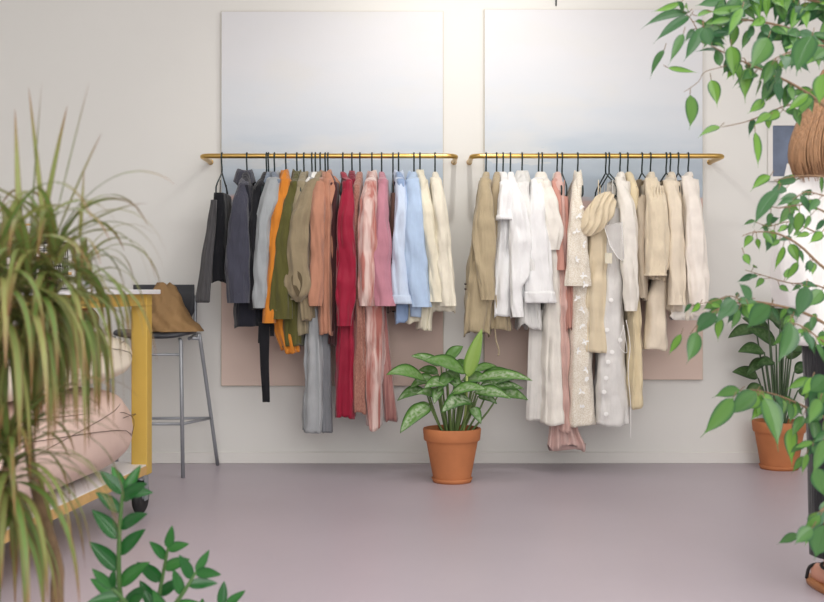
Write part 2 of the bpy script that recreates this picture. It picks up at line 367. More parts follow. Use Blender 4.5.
def sleeve(mb, rows, hx, A=.2, seed=0, wrinkle=.004, ry=.042, ymap=YS, near=True, closed_end=False, n=44, nose=True, follow=.5, fy=0):
    sg = 1 if near else -1
    rr = [(zpx(py, ymap), ((xl+xr)/2-412)*ymap/F, (xr-xl)/2*ymap/F) for py, xl, xr in rows]
    z0, z1 = rr[0][0], rr[-1][0]; rings = []; nst = max(8, int((z0-z1)/.012))
    NN = 7
    for i in range(-NN if nose else 0, nst+1):
        z = z0+(z1-z0)*max(i, 0)/nst; x, rx = interp(rr, z); t = max(i, 0)/nst
        if not near: x = hx+(x-hx)*follow; rx = min(rx, .03)
        ryy = min(ry, max(.016, rx*1.1))
        yc = A-.03+(.05)*min(1, t*4)+fy*t
        sc = 1
        if i < 0:      # the yoke: from the hanger's neck out and down to the shoulder
            q = (i+NN)/NN; x = hx+(x-hx)*q**1.1; zt = max(z0+.004, ZA-.030); z = zt+(z0-zt)*q**1.6; yc = .055+(A-.03-.055)*q; sc = 1
            rx = .014+(rx-.014)*q**.8; ryy = .012+(ryy-.012)*q**.7
        ring = []
        for k in range(n):
            ph = 2*PI*k/n; c, s_ = math.cos(ph), math.sin(ph); cr_ = crease(rx*s_, ryy*c, z, seed, 1.3)*min(.012, rx*.34)*min(1, max(0, t*4+.25))
            wr = cr_*1.15+.9*wrinkle*(math.sin(2*ph+z*9+seed*2)*.8+1.1*abs(math.sin(2.5*ph+seed+z*5+.8*math.sin(z*14+seed)))+.45*math.sin(z*38+2*ph+seed*5)*max(0, math.sin(z*7+seed)))*min(1, t*3+.1)
            ring.append((x+sc*(rx*1.03+wr*.6)*math.copysign(abs(s_)**.85, s_), min(WALL-.04, YR-sg*(yc+sc*(ryy)*c+wr*(1 if c > 0 else 0))), z))
        rings.append(ring)
    mb.loft(rings, cap0=True)
    # turned-in hem so that the opening has a dark inside
    last = rings[-1]; cx = sum(p[0] for p in last)/n; cy = sum(p[1] for p in last)/n
    inner = [[(cx+(p[0]-cx)*.88, cy+(p[1]-cy)*.88, p[2]+d) for p in last] for d in (.002, .05)]
    mb.loft([last]+inner, cap1=True); return rings
def cuff(mb, rings, h=.03, grow=1.06):
    n = len(rings[0]); k = len(rings)-1; last = rings[k]; out = []
    up = [r for r in rings if r[0][2] <= last[0][2]+h]
    for r in up:
        cx = sum(p[0] for p in r)/n; cy = sum(p[1] for p in r)/n
        out.append([(cx+(p[0]-cx)*grow, cy+(p[1]-cy)*grow, p[2]) for p in r])
    if len(out) > 1: mb.loft(out)
def collar(mb, hx, wid=.03, dep=.065, h=.045, seed=0, lean=0):
    """stand collar folded over, round the hanger neck"""
    n = 28; z0 = ZA-.012; prof = ((.9, -.012), (.78, h*.3), (.7, h*.5), (.8, h*.56), (.98, h*.2), (1.2, -h*.45), (1.24, -h*.6))
    rings = []
    for s_, dz in prof:
        ring = []
        for k in range(n+1):
            ph = -PI*.45+PI*1.9*k/n  # open towards the front of the garment (x side)
            ring.append((hx+lean+wid*s_*math.cos(ph)+.002*math.sin(5*ph+seed), YR-dep*s_*math.sin(ph), z0+dz-(.030*math.sin(ph)**2 if s_ > 1.1 else .012*math.sin(ph)**2)+.004*math.sin(2*ph+seed)))
        rings.append(ring)
    mb.loft(rings, closed=False)

fabrics = {
 'charcoal': fabric('charcoal_satin', (70, 69, 71), .5), 'black': fabric('black_crepe', (24, 25, 30), .8),
 'slate': fabric('slate_denim', (66, 67, 80), .8, bscale=90), 'navyshade': fabric('shaded_navy', (32, 33, 42)),
 'greyblue': fabric('pale_grey_wool', (160, 165, 168)), 'bluegrey': fabric('blue_grey_cotton', (120, 132, 148)),
 'orange': fabric('orange_cotton', (206, 128, 46)), 'olive': fabric('olive_twill', (88, 86, 44)),
 'lkhaki': fabric('light_khaki', (148, 137, 112)), 'khaki': fabric('khaki_gabardine', (146, 132, 106)),
 'khaki_shade': fabric('shaded_khaki', (92, 80, 60)), 'whitef': fabric('white_cotton', (236, 235, 232), var=.02),
 'grey': fabric('grey_jersey', (164, 167, 170)), 'dgrey': fabric('mid_grey_jersey', (122, 124, 129)),
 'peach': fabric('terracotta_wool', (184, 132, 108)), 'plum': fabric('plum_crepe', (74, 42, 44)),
 'crimson': fabric('crimson_viscose', (150, 22, 52), .55, bump=.35), 'maroon': fabric('dark_crimson_lining', (118, 18, 42)),
 'taupe': pattern_fabric('taupe_tweed', (150, 100, 88), (176, 128, 112), 240, (1, 1, .35)),
 'velvet': pattern_fabric('crushed_pink_velvet', (176, 108, 98), (222, 196, 188), 26, (1, 1, .1), .45, .4, .62, .6),
 'velvetd': pattern_fabric('crushed_rose_velvet', (130, 74, 72), (182, 132, 126), 26, (1, 1, .1), .45, .4, .62, .6),
 'rose': fabric('dusty_rose_cotton', (188, 130, 144)), 'brown': fabric('dark_brown_silk', (92, 66, 56)),
 'lblue': fabric('pale_blue_cotton', (200, 213, 232), var=.04), 'blue': fabric('light_chambray', (176, 197, 224), bscale=30),
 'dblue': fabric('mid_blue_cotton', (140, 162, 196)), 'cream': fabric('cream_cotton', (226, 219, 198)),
 'cream2': fabric('cream_linen', (230, 223, 205), bscale=90), 'linen': fabric('khaki_linen', (180, 164, 134), bscale=70, bump=1.0),
 'beige': fabric('beige_cotton', (176, 160, 132)), 'white': fabric('bright_white_cotton', (243, 243, 243), var=.02, bscale=60),
 'gauze': fabric('white_gauze', (240, 239, 236), alpha=.9, var=.03, bscale=110, bump=.8),
 'ivoryw': fabric('off_white_crepe', (238, 233, 224)), 'sheer': fabric('sheer_white_voile', (240, 237, 232), alpha=.8),
 'blush': fabric('blush_chiffon', (228, 190, 180), alpha=.93), 'blush2': fabric('deep_blush_silk', (204, 150, 136)),
 'lace': pattern_fabric('cream_textured_lace', (226, 216, 198), (242, 236, 224), 160, (1, 1, 1)),
 'satin': fabric('cream_satin', (230, 214, 184), .35, bump=.3), 'butter': fabric('butter_yellow_silk', (228, 212, 176), .5),
 'embr': fabric('sheer_white_organza', (243, 241, 238), alpha=.82), 'ivory': fabric('ivory_silk', (240, 230, 214), .5),
 'greige': fabric('greige_cotton', (190, 176, 156)), 'knit': fabric('cream_cable_knit', (236, 221, 194), .9, .5, bscale=130, bump=.9),
 'pearl': fabric('pearl_satin', (246, 238, 228), .32, bump=.3), 'cream3': fabric('warm_cream_silk', (234, 221, 200), .5),
 'chiffon': fabric('sheer_blush_chiffon', (232, 198, 190), alpha=.8), 'organza': fabric('clear_organza', (244, 242, 240), alpha=.4),
 'dot': fabric('white_appliqué', (250, 249, 247), var=.01), 'button': mat('dark_button', (60, 48, 36), .3),
}
def garment(kind, hook, label, m, body=None, slv=None, cat='clothes', theta=0, A=.2, col=False, bm=None, cuffs=0, fold=.010, nf=3, top=ZA,
            hem=.006, short='', seed=None, extra=None, far=True, wr=.004, ry=.042, colm=None, straps=False, smat=None, fy=0, lean=0, nose=True, thin=.42):
    hx = (hook-412)*YR/F; seed = hook*.37 if seed is None else seed
    hanger(hook, math.radians(theta), 'black wire hanger holding the '+short)
    t = thing(kind, (hx, YR, ZA-.2), label, cat, 'clothes on the left rail' if hook < 460 else 'clothes on the right rail')
    M_ = fabrics[m]; MBd = fabrics[bm or m]; MS = fabrics[smat or m]
    if body:
        mb = MB(); torso(mb, hx, body, A=A, fold=fold, nf=nf, seed=seed, top=top, hem=hem, open_top=straps, thin=thin)
        mb.build('bodice' if straps else 'body', MBd, t, solid=.002)
    if straps:
        r0 = body[0]; zt = zpx(r0[0], YB); xn = ((r0[1]+r0[2])/2-412)*YB/F
        for sg in (1, -1):
            for du in (.006, -.006):
                MB().tube([(hx+(xn-hx)*(.5+.5*sg), YR-sg*(A-.03+du), zt-.004), (hx+(xn-hx)*(.5+.4*sg), YR-sg*(.14+du), ZA-.052), ], .0035, 6, flat=.5).build('strap', MBd, t)
    if slv:
        m1 = MB(); rg = sleeve(m1, slv, hx, A=A, seed=seed, wrinkle=wr, ry=ry, fy=fy, nose=nose); s1 = m1.build('sleeve', MS, t)
        if cuffs:
            mc = MB(); cuff(mc, rg, cuffs); mc.build('cuff', MS, s1, solid=.0015)
        if far:
            m2 = MB(); rg2 = sleeve(m2, slv, hx, A=A, seed=seed+2, wrinkle=wr, ry=ry*.8, near=False); m2.build('sleeve', MS, t)
    if col:
        mc = MB(); collar(mc, hx, seed=seed, lean=lean, **(col if isinstance(col, dict) else {})); mc.build('collar', fabrics[colm or m], t, solid=.002)
    if extra: extra(t, hx, YR)
    return t
def panel(rows, Y, dep=.012, fold=.006, nf=2.5, seed=0, hem=.004, n=36, ymap=None):
    """loose hanging piece of cloth with thickness dep, silhouette by rows"""
    mb = MB(); ym = ymap or Y
    rr = [(zpx(py, ym), ((xl+xr)/2-412)*ym/F, (xr-xl)/2*ym/F) for py, xl, xr in rows]
    z0, z1 = rr[0][0], rr[-1][0]; ns = max(6, int((z0-z1)/.012)); rings = []
    for i in range(ns+1):
        z = z0+(z1-z0)*i/ns; x, b = interp(rr, z); t = i/ns; ring = []
        for k in range(n):
            ph = 2*PI*k/n; c, s_ = math.cos(ph), math.sin(ph); su = math.copysign(abs(s_)**.8, s_)
            f = fold*math.sin(nf*PI*su+seed+math.sin(z*6+seed))*min(1, .3+t)
            ring.append((x+b*su, Y-dep*c-f, z+(hem*math.sin(4*ph+seed) if i == ns else 0)))
        rings.append(ring)
    return mb.loft(rings, True, True)

def lapel(t, pts, m, Y, wd=.022):
    q = P(pts[0][0], pts[0][1], Y), P(pts[1][0], pts[1][1], Y-.05), P(pts[2][0], pts[2][1], Y-.06)
    mb = MB(); rings = []
    for f, w_ in ((0, .5), (.25, 1), (.5, 1.25), (.62, 1.0), (.8, .6), (1, .1)):
        c = q[0]*(1-f)**2+q[1]*2*f*(1-f)+q[2]*f*f; w2 = wd*w_/2
        rings.append([c+Vector((-w2, .004, 0)), c+Vector((-w2*.3, -.008, .002)), c+Vector((w2, -.006, -.004)), c+Vector((w2*.5, .004, -.002))])
    mb.loft(rings, True, True).build('lapel', fabrics[m], t, flat_angle=.8)
# ---- left rail
def ex(t, hx, Y):
    panel([(200, 211, 217), (225, 207, 216), (260, 201, 213), (302, 195.5, 210)], 6.02, .02, .006, 1.6, 1).build('side_drape', fabrics['charcoal'], t)
garment('wrap_top', 222, 'black strappy top with a charcoal satin drape, at the far left end of the rail', 'black',
        [(193, 213.5, 226), (215, 212, 227), (250, 210, 227), (282, 209, 228)], A=.19, straps=True, extra=ex, short='black strappy top at the left end', cat='top', fold=.005)
def ex(t, hx, Y):
    for k in range(4):
        z = 1.5-k*.09; p = Vector((hx+.02, 6.06, z)); MB().ball(p, (.004, .004, .004), 8, 6).build('button', fabrics['button'], t)
garment('denim_jacket', 247, 'slate blue-grey denim jacket with a turned up collar', 'slate',
        [(186, 238, 253), (220, 238, 257), (270, 236, 262), (305, 233, 262), (327, 231, 262)], [(184, 236.5, 247), (200, 233, 248), (230, 229, 248), (265, 226, 248.5), (303, 228, 249.5)],
        bm='navyshade', col={'wid': .048, 'dep': .07, 'h': .06}, colm='slate', short='slate denim jacket', cat='jacket', ry=.05, lean=-.012, extra=ex)  # body in near-black navy: shadow behind the sleeve is put into the colour
def ex(t, hx, Y):
    panel([(322, 258.5, 270), (360, 260, 269), (402, 262.5, 270)], 6.06, .004, .001, 1, 2, .001).build('belt', fabrics['black'], t)
    panel([(322, 270, 275), (336, 270, 274)], 6.07, .004, .001, 1, 2, .001).build('belt_loop', fabrics['black'], t)
    panel([(322, 258.5, 262), (343, 258, 262)], 6.075, .004, .001, 1, 2, .001).build('belt_end', fabrics['black'], t)
garment('black_coat', 266.6, 'black coat with a long loose belt hanging below it', 'black',
        [(188, 252, 268), (230, 250, 268), (280, 250, 268), (326, 251, 272)], [(190, 250, 261), (240, 248, 260), (285, 250, 260), (310, 250, 262)], A=.185, short='black belted coat', cat='coat', extra=ex)
garment('grey_coat', 274.6, 'pale grey wool coat hanging left of the orange jacket', 'greyblue',
        [(180, 268, 283), (220, 262, 279), (270, 260, 276), (304, 258, 274)], [(178, 266, 279), (200, 260.5, 277), (222, 256.5, 270.5), (265, 254, 268), (308, 254.5, 266.5)],
        col={'wid': .03, 'dep': .05, 'h': .04}, short='pale grey coat', cat='coat', bm='bluegrey', colm='greyblue')
garment('cotton_shirt', 268.6, 'blue-grey shirt squeezed between the black coat and the pale grey coat', 'bluegrey',
        [(190, 262, 270), (240, 260, 269), (296, 261, 270)], A=.15, short='blue-grey shirt', cat='shirt', thin=.8)
garment('orange_jacket', 286, 'bright orange jacket with pointed collar', 'orange',
        [(180, 280, 291), (230, 274, 286), (290, 272, 284), (325, 274, 292), (352, 281, 300)], [(183, 278, 287), (205, 273, 284), (250, 270, 279), (295, 266, 275), (323, 262.5, 275)],
        col={'wid': .026, 'dep': .06, 'h': .058}, short='orange jacket', cat='jacket', hem=.008, lean=-.006, extra=lambda t, hx, Y: lapel(t, ((285, 172), (281, 182), (278, 196)), 'orange', 6.1, .035))
garment('olive_jacket', 297, 'olive green twill jacket next to the orange jacket', 'olive',
        [(182, 289, 300), (240, 284, 298), (300, 280, 300), (346, 280, 302)], [(185, 287, 296), (205, 282, 292), (250, 275.5, 289), (290, 271.5, 291), (319, 270.5, 292)],
        col={'wid': .026, 'dep': .06, 'h': .055}, short='olive jacket', cat='jacket')
garment('khaki_blazer', 304, 'light khaki blazer mostly hidden between the olive jacket and the trench coat', 'lkhaki',
        [(182, 293, 309), (230, 292, 306), (290, 294, 308), (334, 291, 311)], [(186, 291, 302), (215, 289, 299), (260, 287.5, 298), (300, 288, 299)], A=.185, col={'wid': .03, 'dep': .05, 'h': .04}, short='light khaki blazer', cat='blazer')
def ex(t, hx, Y):   # wide strap cuff, open like a diamond; a dark sheet paints the shade inside
    m = MB(); m.leaf(P(296.5, 270, 5.962), P(298, 297, 5.955), .062, face=(0, -1, 0), fold=.1, nl=8); m.build('cuff_shade', fabrics['khaki_shade'], t)
    panel([(295, 299, 310), (310, 300, 312.5), (320, 301, 312)], 6.03, .02, .006, 3, 2, .008).build('ruffle', fabrics['khaki'], t)
garment('trench_coat', 320.3, 'khaki trench coat with a flared open cuff', 'khaki',
        [(180, 309, 321), (220, 304, 316), (270, 300, 314), (318, 297, 314)], [(181, 306, 314.5), (200, 298, 311), (225, 291, 309.5), (250, 287, 308.5), (268, 287.5, 308), (276, 285, 310), (285, 282.5, 312.5), (293, 287, 309), (302, 296, 301)],
        col={'wid': .03, 'dep': .06, 'h': .045}, short='khaki trench coat', cat='coat', extra=ex, ry=.05, A=.205)
garment('white_shirt', 315.5, 'white shirt shown only at its shoulder beside the khaki trench coat', 'whitef',
        [(182, 303, 311), (200, 303, 310), (260, 303, 310)], A=.14, short='white shirt among the khaki coats', cat='shirt', thin=.8)
garment('terracotta_blazer', 325.3, 'terracotta pink wool blazer with notched lapel', 'peach',
        [(180, 319, 332), (215, 318, 334), (270, 319, 333), (318, 319, 333.5), (335, 320, 333.5)], [(181, 315, 325), (195, 311.5, 325), (230, 311, 324), (270, 310.5, 322.5), (306, 310, 321)],
        col={'wid': .034, 'dep': .075, 'h': .05}, short='terracotta blazer', cat='blazer', lean=.004, A=.205,
        extra=lambda t, hx, Y: (lapel(t, ((328, 172), (330, 186), (331, 204)), 'peach', 6.10, .05), lapel(t, ((334, 176), (338, 186), (341, 196)), 'peach', 6.2, .04)))
def long_piece(kind, hook, lab, m, rows, short, cat, A=.13, **kw):
    return garment(kind, hook, lab, m, rows, A=A, short=short, cat=cat, **kw)
garment('plum_dress', 328, 'dark plum dress in the shade behind the terracotta blazer', 'plum',
        [(183, 328, 339), (230, 328, 338), (280, 330, 340), (345, 329, 336)], A=.17, short='dark plum dress', cat='dress')
def ex(t, hx, Y):
    panel([(315, 320, 329), (360, 321, 331), (400, 321.5, 332), (432, 321.5, 333)], 6.14, .02, .004, 3, 1).build('trouser_leg', fabrics['dgrey'], t)
garment('grey_trousers', 312, 'pale grey wide trousers hanging low under the khaki and terracotta coats', 'grey',
        [(190, 309, 314), (300, 309, 316), (330, 305, 322), (380, 303.5, 323), (433, 301.5, 323.5)], A=.15, fold=.009, nf=4, short='pale grey trousers', cat='trousers', extra=ex)
garment('crimson_dress', 343, 'crimson red long sleeved dress', 'crimson',
        [(182, 343, 352), (230, 340, 356), (300, 338, 356), (350, 336, 356), (418, 334.5, 355.5)], [(179, 345.5, 351.5), (200, 340.5, 353), (230, 338, 354), (280, 337, 355), (312, 337.5, 352), (326, 338, 350.5)],
        fold=.010, nf=3.5, short='crimson dress', cat='dress', wr=.006)
garment('red_slip', 352, 'dark crimson slip between the crimson dress and the taupe one', 'maroon',
        [(180, 349, 356), (240, 349, 356), (320, 349, 356)], A=.16, col={'wid': .018, 'dep': .05, 'h': .05}, colm='crimson', short='dark crimson slip', cat='slip', thin=.8)
garment('taupe_dress', 360, 'taupe tweed sleeveless dress with a dark shape for its shaded arm opening', 'taupe',
        [(186, 352.5, 361.5), (215, 351, 360), (260, 353, 364), (330, 353, 366), (413, 352.5, 366)], A=.2, short='taupe tweed dress', cat='dress', nf=3, top=ZA,
        extra=lambda t, hx, Y: MB().ball(P(356.3, 196, 6.05), (.009, .012, .045), 12, 10).build('armhole_shade', fabrics['plum'], t))  # dark ball painted in for the shade inside the arm opening
def ex(t, hx, Y):
    panel([(300, 378, 386), (340, 380, 389), (380, 382, 393), (420, 384, 398)], 6.12, .018, .006, 3, 1, .01).build('side_panel', fabrics['velvetd'], t)
garment('velvet_dress', 372, 'pink and white crushed velvet dress with ruffled neck', 'velvet',
        [(182, 366, 378), (230, 363, 379), (300, 363, 384), (350, 364, 386), (400, 364.5, 383), (428, 368, 382)], [(181, 364.5, 376.5), (200, 361, 377), (250, 359.5, 377), (285, 359, 374.5), (306, 360, 373)],
        col={'wid': .03, 'dep': .055, 'h': .05}, short='pink velvet dress', cat='dress', ry=.05, hem=.012, fold=.009, extra=ex, wr=.006)
garment('rose_shirt', 381.7, 'dusty rose pink shirt', 'rose',
        [(180, 378, 388), (230, 377, 390), (290, 379, 394)], [(179, 379, 387), (200, 377, 388), (240, 374, 389.5), (275, 373, 392), (306, 376, 394.5)], short='dusty rose shirt', cat='shirt', ry=.045)
garment('brown_slip', 393, 'dark brown strappy slip between the rose and the blue shirts', 'brown',
        [(193, 391, 396), (230, 390, 396), (312, 388, 398)], A=.19, straps=True, short='dark brown slip', cat='slip')
garment('pale_blue_shirt', 398.6, 'pale blue cotton shirt with collar', 'lblue',
        [(180, 396, 406), (240, 397, 412), (322, 395, 409)], [(180, 395.5, 405), (200, 395.5, 406.5), (240, 394, 407), (280, 392, 409), (304, 394, 413)],
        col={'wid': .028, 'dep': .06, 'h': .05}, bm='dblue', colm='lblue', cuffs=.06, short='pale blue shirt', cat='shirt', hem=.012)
garment('chambray_shirt', 414, 'light blue chambray shirt next to the cream shirts', 'blue',
        [(180, 405, 418), (240, 406, 422), (316, 408, 424)], [(178, 407, 419), (200, 405.5, 421.5), (240, 404.5, 424), (280, 407, 428), (307, 411, 431)],
        col={'wid': .034, 'dep': .06, 'h': .035}, short='light blue chambray shirt', cat='shirt', ry=.05)
def ex(t, hx, Y):
    panel([(290, 408, 428), (315, 406, 429), (322, 404.5, 431)], 6.1, .02, .006, 3, 1, .012).build('shirt_tail', fabrics['cream'], t)
garment('cream_shirt', 420, 'cream shirt with turned collar beside the chambray shirt', 'cream',
        [(180, 419, 428), (240, 420, 433), (300, 420, 434), (330, 418, 431)], [(183, 420, 428), (210, 422, 432.5), (240, 424.5, 437), (280, 429, 441), (302, 431, 443.5)],
        col={'wid': .026, 'dep': .06, 'h': .06}, short='cream shirt with turned collar', cat='shirt', extra=ex)
garment('cream_blouse', 435, 'cream linen blouse at the right end of the left rail', 'cream2',
        [(180, 431, 442), (220, 432, 448), (270, 433, 454), (312, 430, 458)], [(177, 430.5, 441), (200, 433, 445.5), (240, 436, 450), (280, 439, 454), (306, 441, 456)], short='cream linen blouse', cat='blouse', ry=.04, A=.205)
# ---- right rail
def ex(t, hx, Y):
    for py in (284, 289): MB().ball(P(465.5, py, 6.02), (.007, .005, .006), 8, 6).build('button', fabrics['button'], t)
garment('linen_shirt', 486, 'khaki linen shirt at the left end of the right rail', 'linen',
        [(180, 480, 492), (220, 474, 495), (270, 466, 496), (310, 463, 494), (334, 461.5, 490)], [(177, 481, 489.5), (200, 478, 492), (235, 473, 495), (265, 477, 494), (300, 482, 493)],
        short='khaki linen shirt', cat='shirt', ry=.035, hem=.014, fold=.009, extra=ex, A=.205)
def ex(t, hx, Y):
    MB().tube([P(495, 328, 6.1), P(496, 340, 6.1), P(499, 350, 6.1), P(498, 356, 6.1)], .004, 6, smooth=3).build('tie', fabrics['beige'], t)
garment('beige_top', 496.6, 'beige tie top hanging behind the khaki linen shirt', 'beige',
        [(190, 491, 500), (240, 491, 500), (300, 489, 508), (330, 488, 514)], A=.17, short='beige tie top', cat='top', extra=ex, theta=4)
garment('short_sleeved_shirt', 503, 'white cotton shirt with short turned sleeves', 'white',
        [(182, 499, 512), (230, 496, 512), (280, 494, 511), (317, 493, 511.5)], [(180, 502, 511), (200, 498.5, 513), (220, 496.5, 514)], ry=.05, cuffs=.03, short='white short sleeved shirt', cat='shirt', wr=.003, A=.205, colm='white', col={'wid': .024, 'dep': .05, 'h': .035})
garment('white_blouse', 510.3, 'white long sleeved blouse with gathered cuff', 'white',
        [(184, 506, 518), (240, 508, 524), (300, 512, 530)], [(177, 508, 516), (205, 509, 525), (245, 511, 530), (275, 511.5, 528), (288, 511, 521), (300, 511, 522), (317, 513, 523)], theta=3, short='white gathered blouse', cat='blouse', wr=.006, A=.21)
garment('gauze_shirt', 522, 'white gauze shirt with soft rolled collar', 'gauze',
        [(182, 518, 530), (240, 520, 536), (300, 520, 542), (328, 520, 545)], [(182, 517, 529), (215, 523, 533), (260, 526, 536), (300, 528, 538)], col={'wid': .04, 'dep': .065, 'h': .05}, hem=.016, short='white gauze shirt', cat='shirt', fold=.01)
garment('waffle_shirt', 538.5, 'white waffle weave shirt with a broad cuff band', 'ivoryw',
        [(180, 534, 546), (230, 530, 549), (291, 528, 552)], [(179, 532, 543), (205, 530, 546), (250, 528, 550), (303, 526.5, 554)], cuffs=.065, short='white waffle weave shirt', cat='shirt', ry=.045, smat='white', wr=.003)
def ex(t, hx, Y):
    panel([(310, 530, 545), (350, 528, 545), (420, 526, 546)], 6.13, .012, .004, 3, 1).build('underskirt', fabrics['sheer'], t)
garment('white_long_dress', 542, 'long off-white dress with wide short sleeves', 'ivoryw',
        [(182, 541, 552), (230, 543, 560), (300, 545, 562), (360, 544, 564), (424, 542.5, 566.5)], [(180, 544, 551), (205, 545, 557), (228, 546, 563), (250, 549, 559)], short='long off-white dress', cat='dress', nf=2.5, extra=ex, A=.2, fold=.006)
def ex(t, hx, Y):
    panel([(300, 555, 565), (360, 554, 569), (405, 552, 573), (428, 549, 578), (447, 547, 586)], 6.14, .03, .022, 4.5, 1, .022, n=60).build('underskirt', fabrics['chiffon'], t)
garment('blush_dress', 557, 'long blush pink chiffon dress with flared hem', 'blush',
        [(182, 555, 564), (230, 556, 568), (300, 558, 569), (380, 560, 570), (432, 559, 573)], [(180, 554, 561), (230, 556, 564), (270, 558, 565)], short='blush pink dress', cat='dress', extra=ex, A=.17, bm='blush', smat='blush2', col={'wid': .022, 'dep': .04, 'h': .03}, colm='ivoryw')
garment('blush_slip', 562, 'deep blush strappy slip right of the blush pink dress', 'blush2',
        [(196, 561, 569), (240, 564, 572), (330, 566, 573)], A=.17, straps=True, short='deep blush slip', cat='slip')
def ex(t, hx, Y):
    rr = random.Random(5)
    for k in range(16):
        py = 205+k*13.5+rr.uniform(-3, 3); px = 578+rr.uniform(-5, 5)+(k*.35)
        c = P(px, py, 5.985 if py < 285 else 6.02); m = MB()
        for a in range(4):
            an = rr.uniform(0, 6.3); m.leaf(c, c+Vector((math.cos(an)*.022, -.006, math.sin(an)*.022)), .012, face=(0, -1, .2), fold=.2, nl=4, sag=0)
        m.build('fabric_flower', fabrics['dot'], t)
garment('embroidered_dress', 577.6, 'long cream lace dress with little fabric flowers down the front', 'lace',
        [(194, 574, 582), (240, 573, 586), (300, 571, 591), (360, 569, 594), (426, 567.5, 598)], [(186, 574, 580), (215, 571, 584), (250, 568.5, 587), (275, 566.5, 589), (286, 566, 590)], short='cream lace dress', cat='dress', extra=ex, A=.19, ry=.03, col={'wid': .02, 'dep': .05, 'h': .05}, nf=2.2, fold=.006)
def ex(t, hx, Y):
    m = MB(); c = P(598, 214, 6.0)
    def fn(p):
        q = p.copy(); s_ = .005*math.sin(p.x*190+2*math.sin(p.z*30))+.007*noise.noise(Vector((p.x*45, p.y*10, p.z*12))); q.y -= s_*2.2; q.x += p.z*.42+s_*.6; return q
    m.ball(c, (.078, .05, .118), 44, 30, fn).build('gathered_sleeve', fabrics['satin'], t)
garment('satin_dress', 605.6, 'cream satin dress with a puffed gathered sleeve', 'satin',
        [(212, 590, 606), (240, 586, 607), (300, 583, 608), (353, 581, 608)], A=.19, theta=8, short='cream satin puffed dress', cat='dress', extra=ex, nf=4, fold=.011, straps=True)
def ex(t, hx, Y):
    a = [P(604, 226, 5.99), P(622, 222, 5.97), P(624, 262, 5.98), P(618, 258, 5.985), P(610, 246, 5.985)]
    m = MB(); b = [p+Vector((0, .012, 0)) for p in a]; m.loft([a, b], True, True).build('sleeve_flap', fabrics['organza'], t, False)
    MB().tube(a, .0025, 5, closed=True).build('flap_hem', fabrics['dot'], t)
    p0, p1 = P(605, 253, 5.98), P(612, 263.5, 5.985); MB().box((p0.x, p0.y, p1.z), (p1.x, p1.y, p0.z)).build('paper_tag', fabrics['cream'], t, False)
    rr = random.Random(3)
    for py, px in ((330, 607), (352, 612), (378, 606), (392, 604), (414, 606), (340, 620), (300, 611), (362, 608)):
        c = P(px, py, 6.035); m = MB(); m.loft([[(c.x+r*math.cos(2*PI*k/14)*(1+.15*math.sin(k*2.5)), c.y-d, c.z+r*math.sin(2*PI*k/14)) for k in range(14)] for r, d in ((.012, 0), (.009, .001), (.004, .0015))], False, True).build('applique_dot', fabrics['dot'], t)
    MB().tube([P(626, 320, 6.02), P(630, 345, 6.02), P(628, 370, 6.02), P(630.5, 405, 6.02), P(630.5, 438, 6.02)], .005, 6, smooth=4, flat=.4).build('ribbon', fabrics['dot'], t)
    MB().tube([P(624, 325, 6.02), P(619, 345, 6.02), P(627, 352, 6.02), P(623, 325, 6.02)], .003, 6, smooth=4, flat=.5).build('ribbon_loop', fabrics['dot'], t)
garment('organza_dress', 609, 'sheer white organza dress with round applique dots and a ribbon', 'embr',
        [(208, 606, 621), (250, 603, 624), (300, 601, 626), (360, 598, 628), (425, 595.5, 632)], A=.18, theta=9, short='sheer white organza dress', cat='dress', extra=ex, nf=2, fold=.005, straps=True)
garment('ivory_blouse', 619.8, 'ivory blouse with long narrow sleeve right of the sheer dress', 'ivoryw',
        [(182, 617, 630), (240, 621, 635), (300, 626, 638)], [(176, 617, 625), (205, 620, 634), (250, 621, 636.5), (290, 624, 637.5), (311, 626, 637)], short='ivory narrow sleeved blouse', cat='blouse', A=.2)
garment('butter_dress', 627.5, 'long butter yellow silk dress', 'butter',
        [(190, 628, 639), (240, 630, 640), (300, 631, 641), (360, 630, 644), (408, 630, 646)], A=.185, theta=3, short='butter yellow dress', cat='dress', nf=2)
garment('greige_blouse', 641.8, 'greige blouse hanging just left of the cable knit sweater', 'greige',
        [(195, 640, 650), (240, 638, 648), (300, 640, 647)], [(196, 638, 647), (240, 637, 645), (298, 640, 646)], theta=5, A=.18, short='greige blouse', cat='blouse', straps=True, nose=False)
def ex(t, hx, Y):
    for q in range(5):
        x0 = -.034+q*.017; m = MB(); pts = []
        for k in range(22):
            f = k/21; py = 186+f*84; w_ = (.75+.35*f) ; z = zpx(py, YS); cx = (656.5-412+f*1.5)*YS/F
            rx = .046*(.8+.35*f); xx = x0*w_*1.25; pts.append((cx+xx+.003*math.sin(k*1.5+q), 5.968+.02*(abs(xx)/rx)**2*1.6+.012*(1-min(1, f*4)), z))
        m.tube(pts, .0055, 6).build('cable_rib', fabrics['knit'], t)
garment('cable_knit_sweater', 650.3, 'cream cable knit sweater with rolled cuff', 'knit',
        [(182, 648, 660), (230, 648, 668), (280, 648, 668)], [(177, 647.5, 659), (200, 648, 665.5), (235, 646.5, 669), (258, 645.5, 669), (270, 646, 667), (276, 645.5, 665)], short='cable knit sweater', cat='sweater', extra=ex, ry=.055, cuffs=.022, A=.2)
garment('cream_skirt', 666, 'plain cream skirt hanging below the cable knit sweater', 'cream3',
        [(198, 660, 668), (270, 655, 668), (300, 646, 668), (350, 643, 668.5)], A=.16, theta=9, short='plain cream skirt', cat='skirt', nf=2, fold=.004, straps=True)
